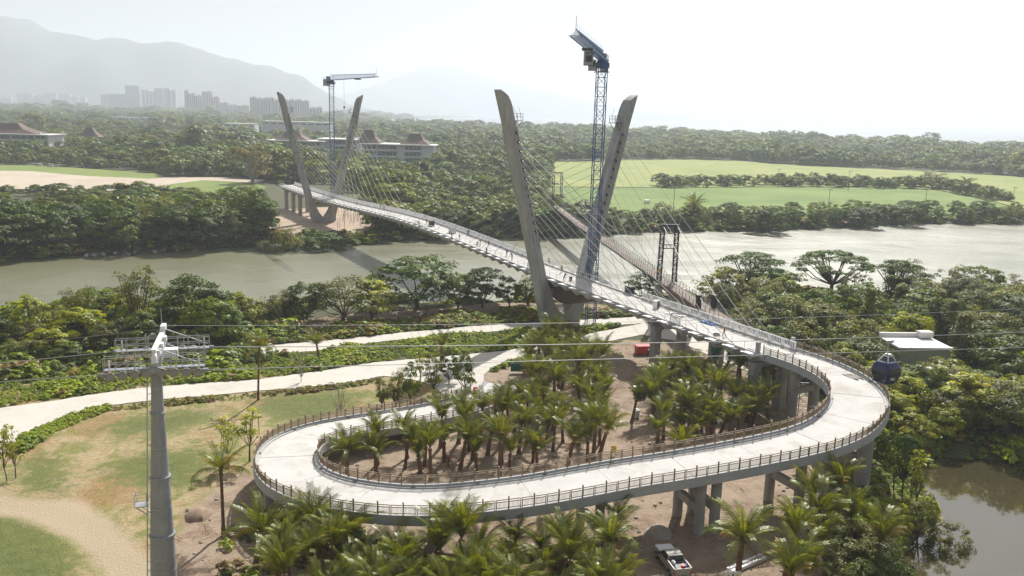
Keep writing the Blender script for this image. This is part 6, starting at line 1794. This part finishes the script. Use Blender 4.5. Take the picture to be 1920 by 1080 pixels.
# low planting between the paths ---------------------------------------------
def cover(name, poly_px, n, s0, s1, probs, seed, zo=0, world=None):
    poly = world or px_poly(poly_px); rr = np.random.default_rng(seed)
    a = np.array(poly); lo, hi = a.min(0), a.max(0)
    P_ = rr.uniform(lo, hi, (n * 5, 2)); ok = pdist(P_[:, 0], P_[:, 1], poly) < 0
    for q in PATHS: ok &= pdist(P_[:, 0], P_[:, 1], q) > .45
    ok &= land(P_[:, 0], P_[:, 1], .5)
    P_ = P_[ok][:n]; m_ = len(P_)
    pt = .8 + .35 * np.sin(P_[:, 0] * .35 + np.sin(P_[:, 1] * .4))
    s = rr.uniform(s0, s1, m_) * pt
    sz = np.column_stack([s * rr.uniform(.9, 1.3, m_), s * rr.uniform(.9, 1.3, m_), s])
    scatter(name, 'low planting', P_, sz, rr.choice(4, m_, p=probs), 'shrub', zo)
cover('ground_cover', [(-90, 758), (0, 764), (190, 736), (280, 725), (400, 716), (480, 711), (600, 695), (700, 679), (800, 670), (935, 658), (1000, 648), (1110, 623), (1210, 604), (1000, 618), (960, 621), (820, 632), (700, 645), (640, 653), (590, 661), (520, 666), (470, 670), (380, 672), (200, 690), (0, 715), (-90, 725)], 5000, .45, .95, [.5, .35, .03, .12], 1)
cover('ground_cover', [(470, 650), (510, 646), (630, 636), (700, 628), (800, 618), (880, 611), (960, 606), (1080, 599), (1215, 592), (1300, 600), (1240, 580), (1120, 588), (960, 584), (840, 590), (700, 606), (640, 612), (540, 628), (460, 634), (380, 660), (440, 668)], 1700, .8, 1.4, [.42, .2, .26, .12], 2)
cover('ground_cover', [(40, 826), (85, 799), (130, 782), (200, 762), (205, 770), (150, 792), (100, 812), (60, 838), (36, 850)], 420, .55, .8, [.5, .5, 0, 0], 3)
cover('ground_cover', [(1212, 606), (1300, 622), (1440, 680), (1420, 640), (1330, 600)], 500, .8, 1.4, [.4, .3, .1, .2], 4)
cover('ground_cover', [(940, 668), (1010, 652), (1100, 642), (1100, 652), (1010, 668), (960, 684), (920, 700)], 260, .5, 1.0, [.4, .3, .1, .2], 5)
cover('undergrowth', None, 2600, 1.0, 2.4, [.2, .2, .1, .5], 6, 0, [(-95, 128), (-52, 140), (-40, 152), (-46, 188), (-60, 192), (-112, 180), (-150, 168), (-150, 118)])
cover('undergrowth', None, 4200, 1.2, 2.6, [.12, .12, .1, .66], 7, -.2, [(50, 118), (120, 126), (180, 128), (180, 226), (78, 221), (46, 212), (46, 150), (52, 130)])
cover('undergrowth', None, 1500, .8, 1.6, [.1, .15, .15, .6], 8, -.2, [(-60, 196), (-20, 206), (10, 211), (48, 220), (46, 212), (10, 204), (-22, 199), (-60, 190)])
cover('undergrowth', None, 1100, 1.0, 2.6, [.3, .2, .1, .4], 19, -.6, [(50, 126), (54, 116.5), (66, 113.5), (100, 116), (140, 119), (140, 130), (60, 135)])
cover('dry_grass', [(200, 763), (400, 744), (480, 736), (600, 726), (720, 708), (722, 715), (600, 735), (480, 746), (400, 754), (205, 772)], 700, .22, .5, [.15, .1, .5, .25], 18)
cover('undergrowth', None, 700, .5, 1.3, [.3, .2, .1, .4], 9, -.2, [(41, 98), (52, 118), (56, 114), (54, 96), (52, 90), (46, 84), (40, 78), (36, 78)])
cover('undergrowth', None, 1400, 2.2, 4.0, [.05, .1, .15, .7], 10, -.3, RIVER[20:][::-1] + [(p[0] - 3, p[1] + 9) for p in RIVER[20:]]) if False else None
cover('undergrowth', [(480, 464), (560, 462), (700, 453), (705, 436), (640, 441), (590, 447), (500, 440)], 420, .8, 2.0, [.3, .2, .15, .35], 12, -.2)
cover('undergrowth', [(420, 1010), (520, 965), (700, 1010), (1000, 1035), (1125, 1025), (1120, 1100), (420, 1120)], 170, .5, 1.5, [.15, .15, .3, .4], 14, -.1)
# river edge growth on the far side
fb = [(249, 416), (188, 405), (109, 364), (62, 353), (27, 331), (-26, 314), (-61, 297), (-89, 284), (-113, 268), (-135, 260), (-151, 245), (-250, 221)]
cover('undergrowth', None, 4200, 1.6, 3.4, [.1, .15, .12, .63], 11, -.4, fb + [(x - 3, y + 10) for x, y in fb[::-1]])
# stones of the far bank
RK = []
mb = MB(); 
for k in range(1):
    ph = [random.uniform(.7, 1.1) for _ in range(14)]
    rings = [[(math.cos(2 * PI * i / 6) * q * ph[i], math.sin(2 * PI * i / 6) * q * ph[(i + 3) % 14], z) for i in range(6)] for q, z in ((.6, -.3), (.62, .15), (.3, .45))]
rock = lofted(rings, 'boulder', 'rock')
rb = []
for k in range(44):
    f_ = random.random(); p = G(485 + 68 * f_, 465 - 4 * f_ + random.uniform(-2.5, 2.5), -1.4)
    t = link('boulder', rock, None, p, (random.uniform(-.4, .4), random.uniform(-.4, .4), random.uniform(0, 6)), random.uniform(.9, 1.7)); tag(t, 'x', 'boulder', 'boulders along the far bank left of the pylon'); rb.append(t)
for k in range(24):
    f_ = random.random(); p = G(160 + 190 * f_, 480 - 10 * f_ + random.uniform(-4, 1), -1.4)
    t = link('boulder', rock, None, p, (random.uniform(-.4, .4), random.uniform(-.4, .4), random.uniform(0, 6)), random.uniform(.6, 1.4)); tag(t, 'x', 'boulder', 'boulders along the far bank left of the pylon'); rb.append(t)
order_labels(rb, lambda o, n_: f'grey boulder at the far waterline, {n_}')

# ================================================================== palms
def frond_mesh(L, seed, mat, bend, npairs=22, leaf=.85, droop=.6):
    rr = random.Random(seed); mb = MB()
    n = 8; pts = []; x = z = 0; a = 0
    for i in range(n + 1):
        pts.append(Vector((x, 0, z))); a_ = -bend * (i / n) ** 1.4
        x += math.cos(a_) * L / n; z += math.sin(a_) * L / n
    mb.tube(pts, [.05 * (1 - .8 * i / n) + .008 for i in range(n + 1)], 3, cap=False)
    for i in range(npairs):
        t = .12 + .88 * (i + .5) / npairs; f_ = t * n; k = min(int(f_), n - 1); p = pts[k].lerp(pts[k + 1], f_ - k); d = (pts[k + 1] - pts[k]).normalized()
        ll = leaf * (1.0 - .6 * abs(t - .45)) * rr.uniform(.85, 1.1)
        for sg in (-1, 1):
            out = (Vector((0, sg, 0)) * .85 + d * .65 + Vector((0, 0, rr.uniform(.05, .25)))).normalized()
            m_ = p + out * ll * .5; e = p + out * ll * .8 + Vector((0, 0, -droop * ll * rr.uniform(.5, 1.1))) + d * ll * .15
            w = d * .03
            mb.add([p - w, p + w, m_ + w * 1.15, m_ - w * 1.15, e], [(0, 1, 2, 3), (3, 2, 4)])
    return mb.mesh('frond', mat)
FR_UP = [frond_mesh(3.7, s, 'frond', .75 + .28 * s, 28, leaf=.8, droop=.9) for s in range(3)]
FR_OUT = [frond_mesh(3.5, 10 + s, 'frond', 1.2 + .3 * s, 30, droop=.95) for s in range(3)]
FR_YEL = [frond_mesh(2.9, 20, 'frondyellow', .7, 20), frond_mesh(2.9, 21, 'frondyellow', 1.1, 20)]
FR_DRY = [frond_mesh(2.6, 30, 'fronddry', 1.5, 16, droop=1.0)]
def palm_trunk(h, r, seed):
    rr = random.Random(seed); mb = MB(); n = 9; cx = rr.uniform(-.25, .25); cy_ = rr.uniform(-.25, .25)
    pts = []; rd = []
    for i in range(n * 2 + 1):
        t = i / (2 * n); pts.append((cx * t * t, cy_ * t * t, -.4 + (h + .4) * t)); rd.append(r * (1.35 - .5 * t if t < .2 else 1.12 - .3 * t) * (1.08 if i % 2 else .95))
    rd[-1] *= 1.35; rd[-2] *= 1.3
    mb.tube(pts, rd, 8); return mb.mesh('trunk', 'palmtrunk'), Vector((cx, cy_, h))
def make_palm(seed, h, style):
    rr = random.Random(seed)
    root = thing('coconut_palm', 'palm', 'palm', (0, 0, 0))
    tm, top = palm_trunk(h, .25 if h < 5 else .18, seed); link('trunk', tm, root)
    nF = {'up': 15, 'mid': 16, 'full': 17, 'yellow': 11}[style]
    for k in range(nF):
        az = k * 2.4 + rr.uniform(-.25, .25); t = k / nF
        if style == 'up': tilt = 2 + 27 * t ** 1.1
        elif style == 'mid': tilt = 4 + 46 * t ** 1.4
        elif style == 'yellow': tilt = 15 + 50 * t
        else: tilt = 10 + 72 * t ** 1.2
        src = FR_UP if tilt < 40 else FR_OUT
        if style == 'yellow': src = FR_YEL
        elif style == 'full' and t > .93: src = FR_DRY
        elif rr.random() < .16: src = FR_DRY
        el = math.radians(90 - tilt + rr.uniform(-6, 6))
        s_ = rr.uniform(.85, 1.12)
        M4 = Matrix.Translation(top) @ Matrix.Rotation(az, 4, 'Z') @ Matrix.Rotation(-el, 4, 'Y') @ Matrix.Rotation(rr.uniform(-.5, .5), 4, 'X') @ Matrix.Scale(s_, 4)
        o = link('frond', rr.choice(src), root); o.matrix_local = M4
    return root
PV = [make_palm(1, 3.0, 'up'), make_palm(2, 3.7, 'up'), make_palm(3, 3.6, 'full'), make_palm(4, 3.1, 'mid'), make_palm(5, 4.4, 'up'), make_palm(6, 1.0, 'yellow'), make_palm(7, 7.4, 'full'), make_palm(8, 4.0, 'up'), make_palm(9, 2.4, 'mid')]
bpy.context.view_layer.update()
for p_ in PV: remember(p_)
used = set(); PALMS = []
def palm(v, x, y, s=1.0, group=None, label='palm'):
    t = PV[v] if v not in used else copy_tree(PV[v])
    used.add(v)
    t.location = (x, y, hz(x, y)); t.rotation_euler = (random.gauss(0, .09), random.gauss(0, .09), random.uniform(0, 6.28)); t.scale = (s, s, s * random.uniform(.92, 1.1))
    t['label'] = label; t['category'] = 'palm'
    if group: t['group'] = group
    PALMS.append(t); return t
def gp_(x, y, z=0): p = G(x, y, z); return p.x, p.y
# single ones that can be named
palm(6, *gp_(419, 1003), 1.0, None, 'tall palm at left with its shadow on the bare sand')
palm(6, *gp_(484, 749), 1.12, None, 'tallest slim palm beside the lower path, shadow on the lawn').scale = (.85, .85, 1.2)
palm(2, *gp_(478, 1072), 1.15, None, 'palm left of the ramp column at the bottom, fronds hanging left')
palm(2, *gp_(1382, 1090), 1.25, None, 'palm with open fronds in front of the double columns')
palm(3, *gp_(1470, 1125), 1.2, None, 'palm at the bottom edge right of the column palm')
palm(2, *gp_(1522, 1030), 1.1, None, 'palm before the shaded columns under the ramp')
palm(2, *gp_(1132, 712), 1.15, None, 'palm in the bridge shadow left of the mixer')
palm(4, *gp_(1184, 790), .9, None, 'palm beside the white water tank')
palm(4, *gp_(1112, 862), 1.05, None, 'tall palm at the edge of the dirt road inside the loop')
palm(3, *gp_(1125, 850), 1.1, None, 'palm just right of the tall palm at the dirt road')
palm(2, *gp_(1140, 1085), 1.1, None, 'palm in front of the single round column under the ramp')
palm(5, *gp_(1272, 845), 1.1, None, 'young yellow green palm at the inner railing, left of two')
palm(5, *gp_(1455, 828), 1.0, None, 'young yellow green palm at the inner railing near the ramp curve')
palm(3, *gp_(800, 600), .55, None, 'tiny palm on the bank in front of the fig tree')
palm(2, *gp_(1296, 420), 1.9, None, 'pale palm on the far bank beside the sports field')
palm(3, *gp_(1811, 366), 1.9, None, 'lone small palm on the far field at right')
palm(4, *gp_(826, 690), .9, None, 'slender palm where the plaza meets the lower path')
palm(3, *gp_(598, 675), .9, None, 'small palm between the two paths')
named_p = [(t.location.x, t.location.y) for t in PALMS]
ROADIN = px_poly([(1085, 650), (1180, 640), (1290, 660), (1255, 700), (1215, 760), (1205, 850), (1225, 880), (1130, 880), (1150, 800), (1160, 740), (1100, 690)])
def palm_ok(x, y):
    ok = pdist(x, y, ROADIN) > .6
    for k_, c_ in enumerate(ctr): ok &= (x - c_.x) ** 2 + (y - c_.y) ** 2 > (7.0 if k_ < 42 else 4.75) ** 2
    for a, b_ in named_p: ok &= (x - a) ** 2 + (y - b_) ** 2 > 2.4 ** 2
    t = (x - B0.x) * NX.x + (y - B0.y) * NX.y; s = (x - B0.x) * AX.x + (y - B0.y) * AX.y
    ok &= ~((np.abs(t) < 5.5))
    return ok
def palm_field(poly, n, dmin, grp, where, seed, wts=(4, 4, 1, 3, 3, .35)):
    pts = poisson(poly, n, dmin, test=palm_ok, seed=seed, tries=60); rr = random.Random(seed)
    ps = []
    for x, y in pts:
        v = rr.choices([0, 1, 2, 3, 4, 5, 7, 8], list(wts) + [wts[0], wts[3]])[0]; ps.append(palm(v, x, y, rr.uniform(.74, 1.14), grp))
    order_labels(ps, lambda o, n_: f'coconut palm {where}, {n_}')
    return ps
W1 = px_poly([(618, 892), (612, 862), (650, 838), (760, 818), (870, 806), (930, 760), (940, 720), (985, 690), (1050, 670), (1100, 690), (1150, 740), (1140, 800), (1120, 880), (960, 895), (800, 905), (700, 905)])
W2 = px_poly([(1215, 760), (1255, 705), (1330, 700), (1430, 710), (1475, 745), (1500, 780), (1470, 800), (1400, 822), (1300, 840), (1225, 850)])
palm_field([p for p in W1], 80, 2.25, 'palms inside the ramp loop, left of the dirt road', 'in the left half of the loop', 31)
palm_field([p for p in W2], 72, 2.0, 'palms inside the ramp loop, right of the dirt road', 'in the right half of the loop', 32)
W3 = px_poly([(545, 1010), (700, 1018), (900, 1015), (1100, 1000), (1165, 1010), (1160, 1200), (520, 1200)])
for t_ in palm_field(W3, 54, 2.45, 'palms in front of the ramp', 'in front of the ramp', 33, (3, 4, 1, 3, 4, .2)): t_.scale = tuple(q_ * 1.02 for q_ in t_.scale)
W4 = px_poly([(1010, 640), (1085, 632), (1110, 650), (1090, 665), (1020, 672)])
palm_field(W4, 6, 2.2, 'palms between the plaza and the bridge', 'behind the green enclosure', 34)
W5 = px_poly([(1420, 1010), (1620, 960), (1640, 1150), (1420, 1180)])
palm_field(W5, 8, 2.8, 'palms under the right part of the ramp', 'in the shade right of the columns', 35)
for v in range(9):
    if v not in used: palm(v, *gp_(1000 + 20 * v, 700), 1)
# litter of branches and stones on the soil: sand heaps and loose stones
mb = MB()
rs = random.Random(5)
dp_ = poisson([tuple(p) for p in DIRT], 420, .8, seed=77, tries=8)
for x, y in dp_:
    z = hz(x, y); s = rs.uniform(.08, .26)
    mb.tube([(x, y, z - .05), (x + .02, y, z + s * .6), (x, y, z + s)], [s, s * 1.1, s * .5], 5)
tag(link('loose_stones', mb.mesh('loose_stones', 'stones')), 'loose stones on the bare soil', kind='stuff')
mb = MB()
for x, y in poisson([tuple(p) for p in DIRT], 160, 1.2, seed=78, tries=8):
    z = hz(x, y); a = rs.uniform(0, 6.28); L_ = rs.uniform(.6, 1.8)
    mb.bar((x, y, z + .06), (x + math.cos(a) * L_, y + math.sin(a) * L_, z + rs.uniform(.06, .3)), .07, n=3)
tag(link('fallen_fronds', mb.mesh('fallen_fronds', 'fronddry')), 'dry fronds and sticks on the soil', kind='stuff')
def lump(name, label, cat, px, py, r_, h_, mat):
    p = G(px, py, 0); mb = MB(); rings = []
    for q, z in ((1, -.15), (.85, .28), (.55, .7), (.2, .95)):
        rings.append([(math.cos(2 * PI * i / 14) * r_ * q * (1 + .12 * math.sin(3 * i + q * 5)), math.sin(2 * PI * i / 14) * r_ * q * (1 + .12 * math.cos(2 * i)), h_ * z) for i in range(14)])
    me = lofted(rings, name, mat); tag(link(name, me, None, (p.x, p.y, hz(p.x, p.y))), label, cat)
MAT['earth'] = M('heaped_earth', (.3, .215, .15), .95, amt=.3, scale=.8, fine=5, bmp=.4)
lump('earth_heap', 'heap of dug earth in front of the tall left palm', 'earth heap', 372, 968, 1.6, .9, 'earth')
lump('rubble_heap', 'heap of pale rubble and dead fronds on the track left of the columns', 'rubble heap', 1235, 1000, 1.7, .9, 'stones')
